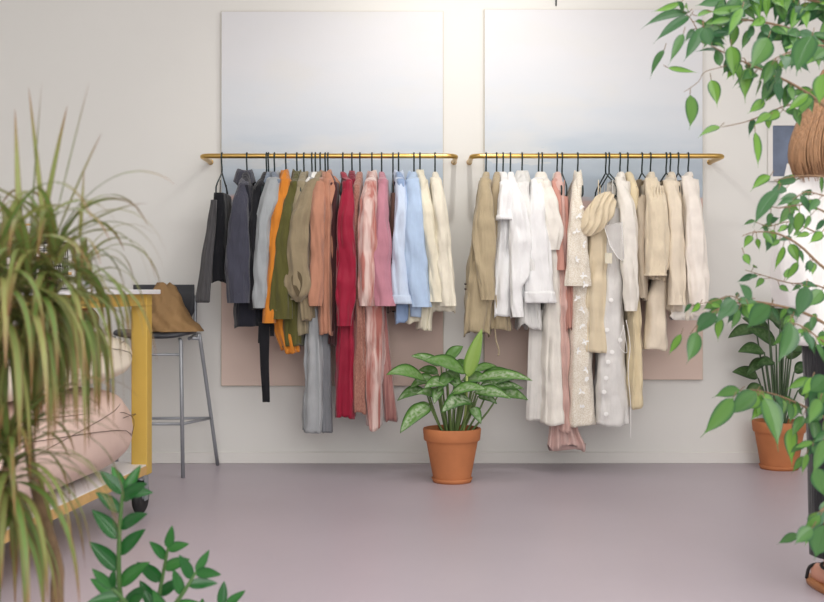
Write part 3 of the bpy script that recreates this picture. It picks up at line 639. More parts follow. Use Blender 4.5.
garment('cream_silk_blouse', 670, 'warm cream silk blouse right of the cable knit sweater', 'cream3',
        [(182, 669, 681), (240, 671, 686), (300, 668, 690), (311, 668, 691)], [(180, 666, 677), (205, 667, 681), (245, 669, 684), (285, 670, 685), (305, 670, 684)], short='cream silk blouse', cat='blouse')
garment('ivory_slip', 678, 'ivory silk slip between the cream silk blouse and the pearl satin one', 'ivory',
        [(195, 681, 690), (240, 683, 691), (318, 682, 696)], A=.185, theta=3, short='ivory slip', cat='slip', hem=.01, straps=True)
def ex(t, hx, Y):
    panel([(300, 672, 705), (312, 671, 705), (318, 669, 706)], 6.07, .02, .006, 4, 1, .012).build('ragged_hem', fabrics['ivoryw'], t)
garment('pearl_blouse', 688, 'shiny pearl satin blouse at the right end of the rail', 'pearl',
        [(180, 684, 698), (230, 687, 704), (290, 689, 709), (316, 686, 706)], [(175, 684, 694), (200, 685.5, 700), (240, 686, 704), (280, 688, 707), (305, 690, 706)], short='pearl satin blouse', cat='blouse', A=.205, extra=ex)

# ------------------------------------------------------------ potted plants by the wall
M_terra = mat('terracotta', (188, 118, 74), .75, bump=.25, bscale=40, var=.12, vscale=7)
M_soil = mat('potting_soil', (44, 34, 26), .95, bump=1, bscale=60, var=.3, vscale=40, dist=.01)
M_stem = mat('green_stem', (104, 128, 72), .5, var=.1)
def pot(t, c, rt, rb, h, saucer=False):
    cx, cy = c; rim = .22*h
    m = MB(); m.lathe([(.0001, .002), (rb*.9, .002), (rb, .006), (rb+(rt-rb)*.78, h-rim), (rt*.98, h-rim-.001), (rt, h-rim+.006), (rt*1.03, h-.006), (rt*1.01, h), (rt*.93, h), (rt*.9, h-.03), (.0001, h-.03)], (cx, cy, 0), 40).build('pot', M_terra, t, flat_angle=.9)
    m = MB(); m.lathe([(rt*.89, h-.03), (rt*.6, h-.024), (rt*.2, h-.02), (.0001, h-.019)], (cx, cy, 0), 24).build('soil', M_soil, t)
    if saucer:
        m = MB(); m.lathe([(rb*1.03, 0), (rb*1.12, .022), (rb*1.07, .024), (rb*1.03, .01)], (cx, cy, 0), 36).build('saucer', M_terra, t)
Yp = 1144*H/191.5; c = P(452, 480, Yp)
t = thing('potted_plant', (c.x, Yp, 0), 'broad leaved variegated plant in a terracotta pot on the floor between the two rails', 'plant', 'terracotta potted plants')
pot(t, (c.x, Yp), .146, .095, .278, True)
M_agl = leaf_mat('variegated_leaf', (84, 132, 60), (66, 112, 52), (112, 160, 76), .33, silver=(192, 206, 178))
M_aglb = leaf_mat('young_leaf', (158, 192, 96), (120, 164, 70), (170, 200, 112), .35)
fo = MB(); st = MB(); Y = Yp
LV = [ # base, tip, width px, depth of base, depth of tip, sag, silver
 ((446,362),(463,346),13,.06,.10,.1,0), ((426,381),(386,375),17,-.02,-.10,.16,.3), ((441,366),(411,356),12,.03,.05,.1,.7),
 ((466,374),(424,361),18,-.05,-.10,.12,.2), ((474,380),(533,381),14,-.02,-.10,.10,.8), ((478,388),(524,389),15,.03,.06,.08,.8),
 ((474,392),(511,399),15,-.06,-.12,.10,.7), ((500,392),(528,400),14,.02,.03,.08,.6), ((472,402),(441,413),19,-.10,-.18,.2,1),
 ((448,384),(424,388),15,-.06,-.1,.16,.9), ((426,391),(397,401),13,.02,-.02,.14,.6), ((430,406),(400,433),18,-.05,-.14,.12,.8),
 ((471,408),(481,424),11,-.08,-.12,.16,.5), ((430,404),(407,417),9,.02,.02,.12,.4), ((450,394),(487,390),14,-.10,-.16,.12,.6),
 ((447,378),(462,394),13,.0,-.08,.2,.5), ((474,372),(497,366),10,.08,.14,.1,.3), ((480,378),(514,372),12,.08,.12,.1,.5),
 ((438,374),(418,370),12,.08,.14,.1,.3), ((440,388),(434,404),12,-.05,-.10,.15,.8), ((456,368),(470,362),12,.1,.15,.1,.2),
 ((478,396),(497,404),11,.02,.0,.14,.6), ((460,384),(446,372),13,-.02,-.05,.2,.4), ((466,390),(480,376),13,.0,.05,.15,.5),
 ((440,398),(416,394),12,-.02,-.06,.15,.5), ((490,384),(521,378),11,.06,.08,.1,.5), ((436,380),(410,388),14,.04,.0,.15,.6),
 ((462,396),(454,410),12,-.04,-.1,.2,.9), ((454,376),(438,392),14,-.02,-.1,.2,.3), ((462,380),(492,384),14,0,-.05,.15,.4),
]
for (b, tp, wpx, db, dt, sag, sv) in LV:
    B = P(b[0], b[1], Y+db); T = P(tp[0], tp[1], Y+dt); s_ = 193
    d = T-B; fc = Vector((-d.x*.3, -.75, .75))
    fo.leaf(B, T, wpx*1.15/s_, face=fc, sag=sag, fold=.18, wave=.02, nl=10, rnd=(R.random(), min(1, sv+.1)))
    r0 = P(452+(b[0]-452)*.35, 434, Y+db*.5); st.tube([r0, (r0+B)/2+Vector(((B.x-r0.x)*.12, 0, .01)), B], [.006, .005, .0035], 6, smooth=4)
fo.build('foliage', M_agl, t, solid=.0006); st.build('stems', M_stem, t)
m = MB(); m.leaf(P(467, 378, Y-.05), P(482, 329, Y-.06), 17/192, face=(-.35, -1, .1), fold=.35, nl=10, rnd=(.3, 0)); o = m.build('young_leaf', M_aglb, t, solid=.0006); o['label'] = 'pale yellow-green upright young leaf'
MB().tube([P(463, 434, Y-.02), P(466, 405, Y-.04), P(467, 376, Y-.05)], [.007, .0065, .006], 8, smooth=3).build('young_stem', mat('pale_stem', (164, 182, 104), .5), t)

Y2 = 1144*H/178.5; c = P(779, 465, Y2)
t = thing('potted_plant', (c.x, Y2, 0), 'tall stemmed leafy plant in a terracotta pot on the floor near the right edge', 'plant', 'terracotta potted plants')
pot(t, (c.x, Y2), .142, .098, .265, True)
M_cal = leaf_mat('dark_green_leaf', (50, 86, 42), (42, 74, 38), (72, 108, 54), .35, silver=(120, 150, 100))
fo = MB(); st = MB(); rr = random.Random(11)
spec = [((776,345),(748,330),16),((770,335),(742,318),15),((784,330),(770,306),16),((764,352),(738,352),15),((790,340),(812,322),15),((792,350),(818,344),16),((768,318),(748,303),13),((782,318),(796,300),14),
        ((758,378),(732,372),14),((762,386),(744,398),13),((794,372),(810,366),13),((798,390),(812,398),12),((774,362),(756,366),12),((780,324),(760,312),15),((786,358),(802,352),12),((756,330),(728,338),14),((766,360),(746,376),12),((780,310),(776,290),13)]
for i, (b, tp, wpx) in enumerate(spec):
    dy = rr.uniform(-.1, .06); B = P(b[0], b[1], Y2+dy); T = P(tp[0], tp[1], Y2+dy*1.4)
    fo.leaf(B, T, wpx*1.2/180, face=(-.2, -.8, .7), sag=.12, fold=.15, nl=9, rnd=(rr.random(), .5))
    r0 = P(779+(b[0]-779)*.3, 426, Y2+dy*.4); st.tube([r0, (r0+B)/2+Vector(((B.x-r0.x)*.05, 0, .02)), B], [.006, .0055, .004], 6, smooth=4)
fo.build('foliage', M_cal, t, solid=.0006); st.build('stems', mat('dark_stem', (70, 92, 62), .5), t)

# ------------------------------------------------------------ worktable on castors
M_gold = mat('ochre_paint', (206, 172, 82), .45, bump=.1, bscale=50, var=.04)
M_ply = mat('plywood_edge', (206, 168, 108), .6, bump=.2, bscale=70, var=.1, vscale=20)
M_white = mat('white_laminate', (238, 238, 240), .35)
M_steel = mat('brushed_steel', (158, 162, 168), .38, metal=.35, bump=.05)
M_rubber = mat('black_rubber', (28, 28, 30), .55)
cr = P(150, 290, 5.10); ang = -math.radians(5.6)
WX, LY = .92, 2.0
t = thing('worktable', (cr.x, 5.10, 0), 'white topped worktable with ochre legs, low shelf and castor wheels at the left edge', 'table')
def RT(mb): return mb.rot(ang, (cr.x, 5.10, 0))
x1, y1 = cr.x, 5.13; x0, y0 = x1-WX, y1-LY; TZ = .992
RT(MB().box((x0-.03, y0-.03, TZ-.02), (x1+.03, y1+.03, TZ), .002)).build('table_top', M_white, t, False)
zb = .215
for (lx, ly) in ((x1-.072, y1-.07), (x0, y1-.07), (x1-.072, y0), (x0, y0)):
    RT(MB().box((lx, ly, zb-.045), (lx+.072, ly+.07, TZ-.072), .003)).build('leg', M_gold, t, False)
for a, b in (((x1-.06, y0+.07, TZ-.072), (x1-.012, y1-.07, TZ-.02)), ((x0+.012, y0+.07, TZ-.072), (x0+.06, y1-.07, TZ-.02)), ((x0, y1-.07, TZ-.072), (x1, y1, TZ-.02)), ((x0, y0, TZ-.072), (x1, y0+.07, TZ-.02))):
    RT(MB().box(a, b, .002)).build('apron', M_gold, t, False)
sh = RT(MB().box((x0, y0+.001, zb-.04), (x1-.001, y1-.001, zb-.002))).build('shelf', M_ply, t, False)
RT(MB().box((x0+.005, y0+.003, zb-.0022), (x1-.004, y1-.003, zb+.003))).build('shelf_top', M_white, sh, False)
for (lx, ly) in ((x1-.03, y1-.07), (x0+.05, y1-.07), (x1-.03, y0+.1), (x0+.05, y0+.1)):
    m = MB(); m.tube([(lx, ly, .170), (lx, ly, .150)], .022, 14); m.box((lx-.026, ly-.03, .16), (lx+.026, ly+.03, .176))
    m.box((lx-.027, ly-.014, .06), (lx-.022, ly+.03, .162)); m.box((lx+.022, ly-.014, .06), (lx+.027, ly+.03, .162))
    ca = RT(m).build('castor', M_steel, t, False)
    m = MB(); m.lathe([(.04, -.012), (.066, -.018), (.076, -.012), (.078, 0), (.076, .012), (.066, .018), (.04, .012)], (lx, ly, .078), 36, axis='x')
    RT(m).build('tyre', M_rubber, ca)
    m = MB(); m.lathe([(.0001, -.021), (.012, -.021), (.014, -.012), (.042, -.010), (.042, .010), (.014, .012), (.012, .021), (.0001, .021)], (lx, ly, .078), 24, axis='x')
    RT(m).build('hub', M_steel, ca)
# rolled quilts on the shelf
def quilt(name, lab, m_, z0, z1, xr, xl, ya, yb, seed, cat='cushion'):
    c = Vector(((xl+xr)/2, (ya+yb)/2, (z0+z1)/2)); rx, ry, rz = (xr-xl)/2, (yb-ya)/2, (z1-z0)/2
    def fn(p):
        q = Vector((p.x/rx, p.y/ry, p.z/rz))
        def se(v, e): return math.copysign(abs(v)**e, v)
        a = math.sqrt(max(0, 1-q.z*q.z)); 
        s_ = 1+.02*math.sin(q.x*9+q.z*5+seed)+.02*math.sin(q.y*7-q.z*4+seed*2)
        return Vector((rx*se(q.x, .5)*min(s_, 1), ry*se(q.y, .28)*min(s_, 1), rz*se(q.z, .75)))
    mb = MB(); mb.ball(c, (rx, ry, rz), 56, 32, fn); RT(mb)
    zm = min(v.z for v in mb.v)
    o = mb.build(name, m_); tag(o, lab, cat); ORG[o.name] = Vector(o.location); return o, c, (rx, ry, rz)
M_pink = mat('pale_pink_quilt', (222, 196, 184), .8, bump=.5, bscale=14, var=.04, dist=.01)
M_cream = mat('cream_quilt', (236, 226, 208), .8, bump=.5, bscale=14, var=.03, dist=.01)
M_thread = mat('dark_seam', (90, 70, 58), .8)
o, c, r_ = quilt('quilted_bag', 'large pale pink stuffed quilt bag lying on the low shelf of the worktable', M_pink, zb+.006, zb+.375, x1+.018, x0+.12, y0+.3, y1-.080, 1)
def seam(o, c, r_, pts_uv):
    m = MB()
    for line in pts_uv:
        pts = []
        for (uu, vv) in line:   # uu along y, vv along z on the right-hand side
            q = Vector((math.sqrt(max(0, 1-uu*uu*.8-vv*vv)), uu, vv)).normalized()
            se = lambda v, e: math.copysign(abs(v)**e, v)
            pts.append(c+Vector((r_[0]*se(q.x, .5), r_[1]*se(q.y, .28), r_[2]*se(q.z, .75)))*1.0)
        m.tube(pts, .0014, 5, smooth=5)
    RT(m).build('seam', M_thread, o)
seam(o, c, r_, [[(-.7, -.5), (-.3, 0), (.1, .4), (.4, .75)], [(.6, -.6), (.4, -.1), (.2, .3), (-.1, .7)], [(-.2, .1), (.3, .2), (.7, .1)], [(-.6, .4), (-.1, .3), (.2, 0), (.5, -.6)]])
o, c, r_ = quilt('quilted_bag', 'cream white stuffed quilt bag stacked on the pale pink one under the table', M_cream, zb+.379, zb+.605, x1+.012, x0+.14, y0+.4, y1-.082, 2)
seam(o, c, r_, [[(-.5, -.4), (0, 0), (.4, .5)], [(.5, -.5), (.3, .1), (.0, .6)]])
# small things above the quilts and on the table
M_leather = mat('brown_leather', (158, 98, 58), .5, bump=.3, bscale=30, var=.15)
m = MB(); m.ball((x1-.25, y1-.20, zb+.652), (.07, .10, .06), 22, 14, lambda p: p*(1+.08*math.sin(p.x*60)+.06*math.sin(p.z*80+p.y*30)))
tag(RT(m).build('leather_pouch', M_leather), 'small brown leather pouch lying on the cream quilt bag', 'pouch')
M_dark = mat('dark_wire', (34, 30, 30), .5)
bx, by, bz = P(28, 290, 4.6).x, 4.6, TZ+.001
t = thing('wire_basket', (bx, by, bz), 'dark wire basket standing on the white worktable behind the spiky plant', 'basket')
m = MB(); bw, bd, bh = .13, .10, .19
for k in range(9):
    f = k/8
    for s_ in (-1, 1):
        m.tube([(bx-bw+2*bw*f, by+s_*bd, bz), (bx-bw+2*bw*f, by+s_*bd, bz+bh)], .002, 5); m.tube([(bx+s_*bw, by-bd+2*bd*f, bz), (bx+s_*bw, by-bd+2*bd*f, bz+bh)], .002, 5)
for k in range(7):
    z = bz+bh*k/6; m.tube([(bx-bw, by-bd, z), (bx+bw, by-bd, z), (bx+bw, by+bd, z), (bx-bw, by+bd, z)], .0045 if k == 6 else .0025, 5, closed=True)
m.box((bx-bw, by-bd, bz), (bx+bw, by+bd, bz+.004)); m.build('wire_body', M_dark, t, False)
MB().tube([(bx-bw, by, bz+bh), (bx-bw*.6, by, bz+bh+.05), (bx, by, bz+bh+.07), (bx+bw*.6, by, bz+bh+.05), (bx+bw, by, bz+bh)], .004, 6, smooth=4).build('handle', M_ply, t)
cols = [('white', (236, 234, 230)), ('pale pink', (214, 160, 150)), ('black', (36, 34, 36)), ('ochre', (190, 140, 60))]
for i, (nm, cc) in enumerate(cols):
    cx = bx-.078+i*.052; t = thing('thread_spool', (cx, by-.04, bz+.005), nm+' thread spool standing in the dark wire basket', 'spool', 'thread spools in the basket')
    z = bz+.005; mm = mat(nm.replace(' ', '_')+'_thread', cc, .7, bump=.5, bscale=200)
    MB().lathe([(.0001, z), (.021, z), (.021, z+.006), (.01, z+.006), (.01, z+.134), (.021, z+.134), (.021, z+.14), (.0001, z+.14)], (cx, by-.04, 0), 16).build('core', M_ply, t)
    MB().lathe([(.0105, z+.007), (.02, z+.012), (.019, z+.128), (.0105, z+.133)], (cx, by-.04, 0), 16).build('thread', mm, t)
for i, (px, nm, cc) in enumerate(((66, 'white', (232, 230, 226)), (84, 'grey', (150, 150, 150)))):
    q = P(px, 290, 4.8); z = TZ+.001
    t = thing('jar', (q.x, 4.8, z), 'small '+nm+' lidded jar on the worktable beside the wire basket', 'jar', 'jars on the worktable')
    MB().lathe([(.0001, 0), (.026, 0), (.028, .01), (.028, .05), (.022, .06), (.0001, .06)], (q.x, 4.8, z), 20).build('jar_body', mat(nm+'_ceramic', cc, .3), t)
    MB().lathe([(.0001, .0605), (.024, .0605), (.024, .072), (.0001, .074)], (q.x, 4.8, z), 20).build('lid', M_ply, t)

# ------------------------------------------------------------ bar stool
M_seat = mat('dark_grey_plastic', (58, 60, 66), .5, bump=.1)
FR = Vector((-1.205, 6.02, 0)); BR = Vector((-1.097, 6.46, 0)); FL = Vector((-1.60, 6.02, 0)); BL = Vector((-1.66, 6.44, 0))
t = thing('bar_stool', (-1.4, 6.22, 0), 'dark grey bar stool with steel tube legs against the wall', 'stool')
SZ = .745
tr = P(181, 341, 6.03); tl = Vector((-1.575, 6.03, tr.z)); trb = P(197.5, 338, 6.13); tlb = Vector((-1.62, 6.13, trb.z)); r = .0105
MB().tube([FR+Vector((0, 0, .003)), tr, tr+Vector((-.01, .02, .008))], r, 10).build('leg', M_steel, t)
MB().tube([FL+Vector((0, 0, .003)), tl, tl+Vector((.01, .02, .008))], r, 10).build('leg', M_steel, t)
MB().tube([BR+Vector((0, 0, .003)), trb+Vector((.012, .03, -.03)), trb+Vector((0, .01, -.004)), trb+Vector((-.03, 0, 0))], r, 10, smooth=4).build('leg', M_steel, t)
MB().tube([BL+Vector((0, 0, .003)), tlb+Vector((-.012, .03, -.03)), tlb+Vector((0, .01, -.004)), tlb+Vector((.03, 0, 0))], r, 10, smooth=4).build('leg', M_steel, t)
def on(a, b, z): f = (z-a.z)/(b.z-a.z); return a+(b-a)*f
zf = .285; a1, a2, a3, a4 = on(FL, tl, zf), on(FR, tr, zf), on(BR, trb, zf-.004), on(BL, tlb, zf-.004)
m = MB(); m.tube([a1, a2], .008, 8); m.tube([a2, a3], .008, 8); m.tube([a3, a4], .008, 8); m.tube([a4, a1], .008, 8); m.build('footrest', M_steel, t)
b1, b2 = on(FL, tl, .65), on(FR, tr, .65); MB().tube([b1, b2], .0065, 8).build('crossbar', M_steel, t)
m = MB(); n = 40; rings = []
for s_, dz in ((.9, -.012), (1, -.006), (1, .006), (.95, .016), (.7, .012), (.3, .008)):
    rings.append([(-1.385+.21*s_*math.copysign(abs(math.cos(2*PI*k/n))**.55, math.cos(2*PI*k/n)), 6.185+.185*s_*math.copysign(abs(math.sin(2*PI*k/n))**.55, math.sin(2*PI*k/n)), SZ+dz+.018*(abs(math.cos(2*PI*k/n))**2)*(s_ > .6)) for k in range(n)])
m.loft(rings, True, True).build('seat', M_seat, t)
# backrest: a curved shell, rounded below
rings = []
for i in range(15):
    a = -1+2*i/14; x = -1.372+a*.168; y = 6.37-.05*abs(a)**2.2+.012; zt_ = 1.02; zl = .772+.10*abs(a)**4
    rings.append([(x, y, zl), (x, y-.012, zl+.004), (x, y-.016, (zl+zt_)/2), (x, y-.010, zt_-.004), (x, y, zt_), (x, y+.005, (zl+zt_)/2)])
MB().loft(rings, True, True).build('backrest', M_seat, t)
for sx in (-1.522, -1.207):
    MB().tube([(sx, 6.20, SZ-.018), (sx, 6.345, SZ-.006), (sx, 6.366, SZ+.04), (sx, 6.372, .96)], .0095, 8, smooth=4).build('back_post', M_steel, t)
# brown cloth bag slumped on the seat
M_bag = mat('brown_canvas_bag', (150, 118, 78), .8, bump=.6, bscale=22, var=.12, dist=.01)
rows = [(284, 154, 168), (289, 150, 174), (300, 147, 180), (312, 144, 186), (320, 142, 190), (327, 140, 198), (333, 140, 203)]
rr_ = [(zpx(py, 6.1), ((xl+xr)/2-412)*6.1/F, (xr-xl)/2*6.1/F) for py, xl, xr in rows]
z0, z1 = rr_[0][0], SZ+.0235; rings = []; n = 56
for i in range(33):
    z = z0+(z1-z0)*i/32; x, b = interp(rr_, z); f = i/32
    ring = []
    for k in range(n):
        a = 2*PI*k/n; wv = 1+.07*math.sin(5*a+f*9)+.05*math.sin(9*a-f*14)+.03*math.sin(17*a+f*30)
        ring.append((x+b*math.cos(a)*(1+.3*(wv-1)), 6.16+(.02+.12*f**.6)*math.sin(a)*wv, z+.010*math.sin(3*a+f*8)*(1-f)))
    rings.append(ring)
tag(MB().loft(rings, True, True).build('cloth_bag', M_bag), 'slumped brown cloth bag lying on the bar stool', 'bag')

# ------------------------------------------------------------ spiky dracaena, left foreground
M_dr = leaf_mat('dracaena_leaf', (104, 134, 66), (128, 96, 62), (152, 156, 92), .42, tip=(140, 92, 60))
M_bark = mat('ringed_bark', (112, 90, 66), .9, bump=1, bscale=50, var=.3, vscale=30, dist=.01)
YD = 1.95; t = thing('dracaena_plant', (P(45, 0, YD).x, YD, 0), 'spiky long leaved dracaena with drooping reddish tips filling the left edge', 'plant')
fo = MB(); tk = MB(); rd = random.Random(21)
def strap(base, az, el, L, wd, droop, seed=0):
    pts = []; p = Vector(base); d = Vector((math.cos(az)*math.cos(el), math.sin(az)*math.cos(el), math.sin(el))); n = 13
    for i in range(n+1):
        pts.append(p.copy()); p = p+d*(L/n); d = (d+Vector((0, 0, -droop*(.4+i/n)))).normalized()
    side = Vector((-math.sin(az), math.cos(az), 0)); vs = []; uvs = []; rn = (rd.random()**1.3, 0)
    tw = rd.uniform(-.7, .7)
    for i, q in enumerate(pts):
        f = i/n; w_ = wd*min(1, .7+f*2)*max(0, 1-f**2.2)**.9+.0006; sd = (side*math.cos(tw*f)+Vector((0, -.3, 1)).normalized()*math.sin(tw*f))
        for k in (-1, 0, 1): vs.append(q+sd*k*w_/2+Vector((0, 0, abs(k)*w_*.12))); uvs.append((.5+k*.5, f))
    fs = [(i*3+k, i*3+k+1, i*3+k+4, i*3+k+3) for i in range(n) for k in range(2)]
    fo.add(vs, fs, uvs, rn)
def head(px, py, Y, N, Lr, elr, drr, azr=(0, 2*PI)):
    c = P(px, py, Y)
    for k in range(N):
        f = k/N; el = elr[1]+(elr[0]-elr[1])*f+rd.uniform(-.12, .12); az = rd.uniform(*azr)
        b = c+Vector((rd.uniform(-.008, .008), rd.uniform(-.008, .008), .03-.13*f))
        strap(b, az, el, rd.uniform(*Lr), rd.uniform(.009, .015), rd.uniform(*drr)*(.5+f))
    return c
cA = head(54, 266, 1.95, 84, (.18, .28), (-.6, 1.15), (.32, .6))
cB = head(0, 270, 1.85, 85, (.18, .28), (-.6, 1.15), (.32, .6))
cC = head(8, 455, 1.9, 120, (.17, .29), (-.6, 1.1), (.26, .5))
cD = head(82, 280, 2.1, 46, (.15, .24), (-.4, 1.1), (.4, .7))
cE = head(26, 276, 1.9, 62, (.18, .27), (-.4, 1.1), (.35, .6))
# a few well marked blades
for (px, py, az, el, L, dr) in ((52, 235, .2, 1.35, .27, .01), (45, 235, 2.6, 1.42, .26, .01), (40, 240, 1.2, 1.3, .25, .02), (62, 230, 0.05, 1.0, .24, .19), (70, 235, -.15, .55, .15, .05), (72, 240, 0, .5, .19, .32),
                                (55, 240, .1, 1.2, .2, .02), (20, 235, 2.2, 1.45, .22, .01), (80, 238, -.3, 1.5, .12, 0), (10, 240, 3, 1.3, .22, .02), (30, 240, .6, 1.5, .27, .01)):
    strap(P(px, py, 1.95), az, el, L, .012, dr)
base = P(58, 800, YD); base.z = .20
tk.tube([base, P(57, 600, 1.98), P(56, 560, 1.98), P(34, 480, 2.02), P(26, 400, 2.04), P(30, 330, 2.02), cA+Vector((0, 0, -.02))], [.022, .012, .011, .009, .008, .008, .008], 12, smooth=6)
tk.tube([base+Vector((-.03, .01, 0)), P(-30, 600, 1.9), P(-60, 480, 1.86), P(-50, 380, 1.85), cB+Vector((0, 0, -.02))], [.02, .012, .011, .010, .010], 12, smooth=6)
tk.tube([base+Vector((-.03, -.04, 0)), P(-20, 640, 1.9), P(-20, 540, 1.9), cC+Vector((0, 0, -.02))], [.018, .012, .010, .009], 12, smooth=6)
tk.tube([P(30, 330, 2.02), P(60, 310, 2.06), cD+Vector((0, 0, -.02))], [.007, .006, .006], 10, smooth=5)
fo.build('foliage', M_dr, t); tk.build('trunks', M_bark, t)
def floor_pot(t, x, y, rt, rb, h, m_):
    MB().lathe([(.0001, .001), (rb, .001), (rb+.005, .01), (rt, h-.01), (rt, h), (rt-.012, h), (rt-.014, h-.035), (.0001, h-.03)], (x, y, 0), 36).build('pot', m_, t, flat_angle=.9)
M_potw = mat('white_glazed_pot', (214, 212, 208), .3)
floor_pot(t, base.x-.02, base.y, .15, .11, .24, M_potw)

# ------------------------------------------------------------ glossy zamioculcas, bottom left
M_zz = leaf_mat('glossy_leaf', (38, 100, 46), (34, 90, 44), (70, 136, 64), .22)
YZ = 2.5; pz = P(138, 0, YZ); t = thing('zamioculcas_plant', (pz.x, YZ, 0), 'glossy dark green plant with paired leaves rising from the bottom edge at left', 'plant')
fo = MB(); st = MB(); rz = random.Random(4)
def zstem(pts, n, Ls, seed=0, topleaf=True):
    P3 = [P(*p) for p in pts]; q, rr2 = crom(P3, [.007-.004*i/(len(P3)-1) for i in range(len(P3))], 10); st.tube([P(pz.x*0+138, 660, YZ)]+q, [.009]+rr2, 7)
    tot = len(q)-1
    for k in range(n):
        f = .12+.86*k/(n-1); i = int(f*tot); b = q[i]; d = (q[min(i+1, tot)]-q[max(i-1, 0)]).normalized()
        side = d.cross(Vector((0, -1, 0))).normalized()
        sg = 1 if k % 2 else -1; L = Ls*(1-.3*f)*rz.uniform(.9, 1.1)
        dirv = (side*sg*rz.uniform(.65, .95)+d*rz.uniform(.5, .8)+Vector((0, rz.uniform(-.45, .25), 0))).normalized()
        fo.leaf(b, b+dirv*L*1.08, L*.47, face=Vector((sg*-.3, -1, rz.uniform(.1, .6))), sag=.03, fold=.3, nl=8, rnd=(rz.random()**2, 0))
    fo.leaf(q[-1], q[-1]+d*Ls*.75, Ls*.3, face=(.3, -1, .2), fold=.3, rnd=(.5, 0))
zstem([(134, 640, 2.5), (121, 600, 2.48), (119, 550, 2.45), (122, 500, 2.43), (124, 492, 2.43)], 13, .088)
zstem([(142, 650, 2.52), (156, 610, 2.5), (163, 575, 2.5), (168, 548, 2.48)], 8, .078)
zstem([(146, 660, 2.5), (165, 620, 2.45), (185, 590, 2.42), (196, 572, 2.42)], 8, .072)
zstem([(138, 650, 2.5), (135, 625, 2.4), (128, 605, 2.35), (112, 588, 2.33)], 6, .08)
zstem([(150, 660, 2.5), (190, 632, 2.5), (215, 612, 2.5), (226, 604, 2.5)], 6, .07)
fo.build('foliage', M_zz, t); st.build('stems', mat('zz_stem', (84, 120, 66), .4), t)
floor_pot(t, pz.x, YZ, .12, .09, .25, M_terra)
MB().lathe([(.1, .215), (.05, .225), (.0001, .228)], (pz.x, YZ, 0), 20).build('soil', M_soil, t)

# ------------------------------------------------------------ weeping fig, right foreground
M_fic = leaf_mat('fig_leaf', (58, 104, 68), (52, 96, 60), (122, 172, 68), .24)
M_twig = mat('fig_bark', (134, 108, 82), .8, bump=.5, bscale=60)
t = thing('weeping_fig_tree', (P(905, 0, 3.0).x, 3.0, 0), 'weeping fig tree with glossy pointed leaves hanging in from the right edge', 'tree')
fo = MB(); tw = MB(); rf = random.Random(8)
YF = 2.95
def br(pts, r0, r1, n=None):
    P3 = [P(p[0], p[1], p[2] if len(p) > 2 else YF) for p in pts]; q, rr2 = crom(P3, [r0+(r1-r0)*i/(len(P3)-1) for i in range(len(P3))], 8); tw.tube(q, rr2, 6); return q
def fl(b, tp, wpx, Yb=YF, alt=None, dY=None):
    dY = rf.uniform(-.03, .03) if dY is None else dY
    B = P(b[0], b[1], Yb); T = P(tp[0], tp[1], Yb+dY)
    fo.leaf(B, T, wpx*.98*Yb/F, face=Vector((rf.uniform(-.7, .7), -1, rf.uniform(-.1, .7))), sag=rf.uniform(-.05, .08), fold=rf.uniform(.1, .45), nl=10, shape='drip', rnd=(alt if alt is not None else rf.random()**1.6, 0), side=rf.uniform(-.06, .06))
    tw.tube([B+(B-T).normalized()*.012+Vector((0, 0, .006)), B], .0011, 5)
def scatter(q, n, L=(22, 32), spread=1.0, down=.8, rng=(0.1, 1)):
    for k in range(n):
        f = rng[0]+(rng[1]-rng[0])*(k+rf.random()*.6)/n; b = q[min(len(q)-1, int(f*(len(q)-1)))]
        Ln = rf.uniform(*L)*b.y/F; d = Vector((rf.uniform(-1, .8)*spread, rf.uniform(-.6, .6), -down+rf.uniform(-.5, .6))).normalized()
        off = Vector((rf.uniform(-.012, .012), rf.uniform(-.02, .02), rf.uniform(-.012, .012)))
        tw.tube([b, b+off+d*.012], .001, 5)
        fo.leaf(b+off+d*.01, b+off+d*(Ln+.01), Ln*rf.uniform(.34, .46), face=Vector((rf.uniform(-.7, .7), -1, rf.uniform(-.1, .8))), sag=rf.uniform(-.04, .1), fold=rf.uniform(.1, .45), nl=9, shape='drip', rnd=(rf.random()**1.6, 0))
# trunk outside the frame
zt0 = P(905, 290, 3.0); tw.tube([Vector((zt0.x, 3.0, .25)), Vector((zt0.x-.01, 3.0, .8)), Vector((zt0.x+.01, 3.0, 1.4)), Vector((zt0.x, 3.0, 2.0)), Vector((zt0.x-.02, 3, 2.3))], [.024, .021, .018, .014, .008], 12, smooth=5)
T0 = (905,)
B1 = br([(905, 190, 3.0), (860, 140), (822, 104), (792, 84), (762, 70), (735, 58)], .006, .0015)
B2 = br([(735, 58), (712, 46), (700, 34), (690, 18), (680, 10)], .0018, .001)
B3 = br([(905, 100, 3.0), (860, 60), (820, 40), (780, 26), (745, 20), (712, 22)], .006, .0015)
B4 = br([(905, 60, 3.0), (850, 14), (810, 0), (770, -8), (720, -4)], .006, .0015)
B5 = br([(862, 140), (824, 104), (800, 104), (785, 106), (766, 114), (745, 122), (722, 127)], .003, .001)
B6 = br([(905, 340, 3.0), (860, 290), (824, 268), (800, 246), (778, 234), (756, 232), (742, 236)], .005, .001)
B7 = br([(905, 390, 3.0), (860, 350), (815, 318), (775, 305), (745, 302), (720, 308), (700, 322), (690, 334)], .005, .001)
B8 = br([(905, 480, 3.0), (860, 440), (820, 415), (785, 398), (755, 390), (738, 391)], .005, .001)
B9 = br([(905, 230, 3.0), (862, 190), (830, 178), (800, 176), (775, 180)], .004, .001)
B10 = br([(905, 540, 3.0), (860, 505, 2.8), (830, 505, 2.6), (812, 520, 2.6), (800, 532, 2.6)], .004, .001)
B11 = br([(762, 70), (748, 64), (742, 58), (725, 66), (705, 72), (698, 82), (684, 92)], .0016, .0008)
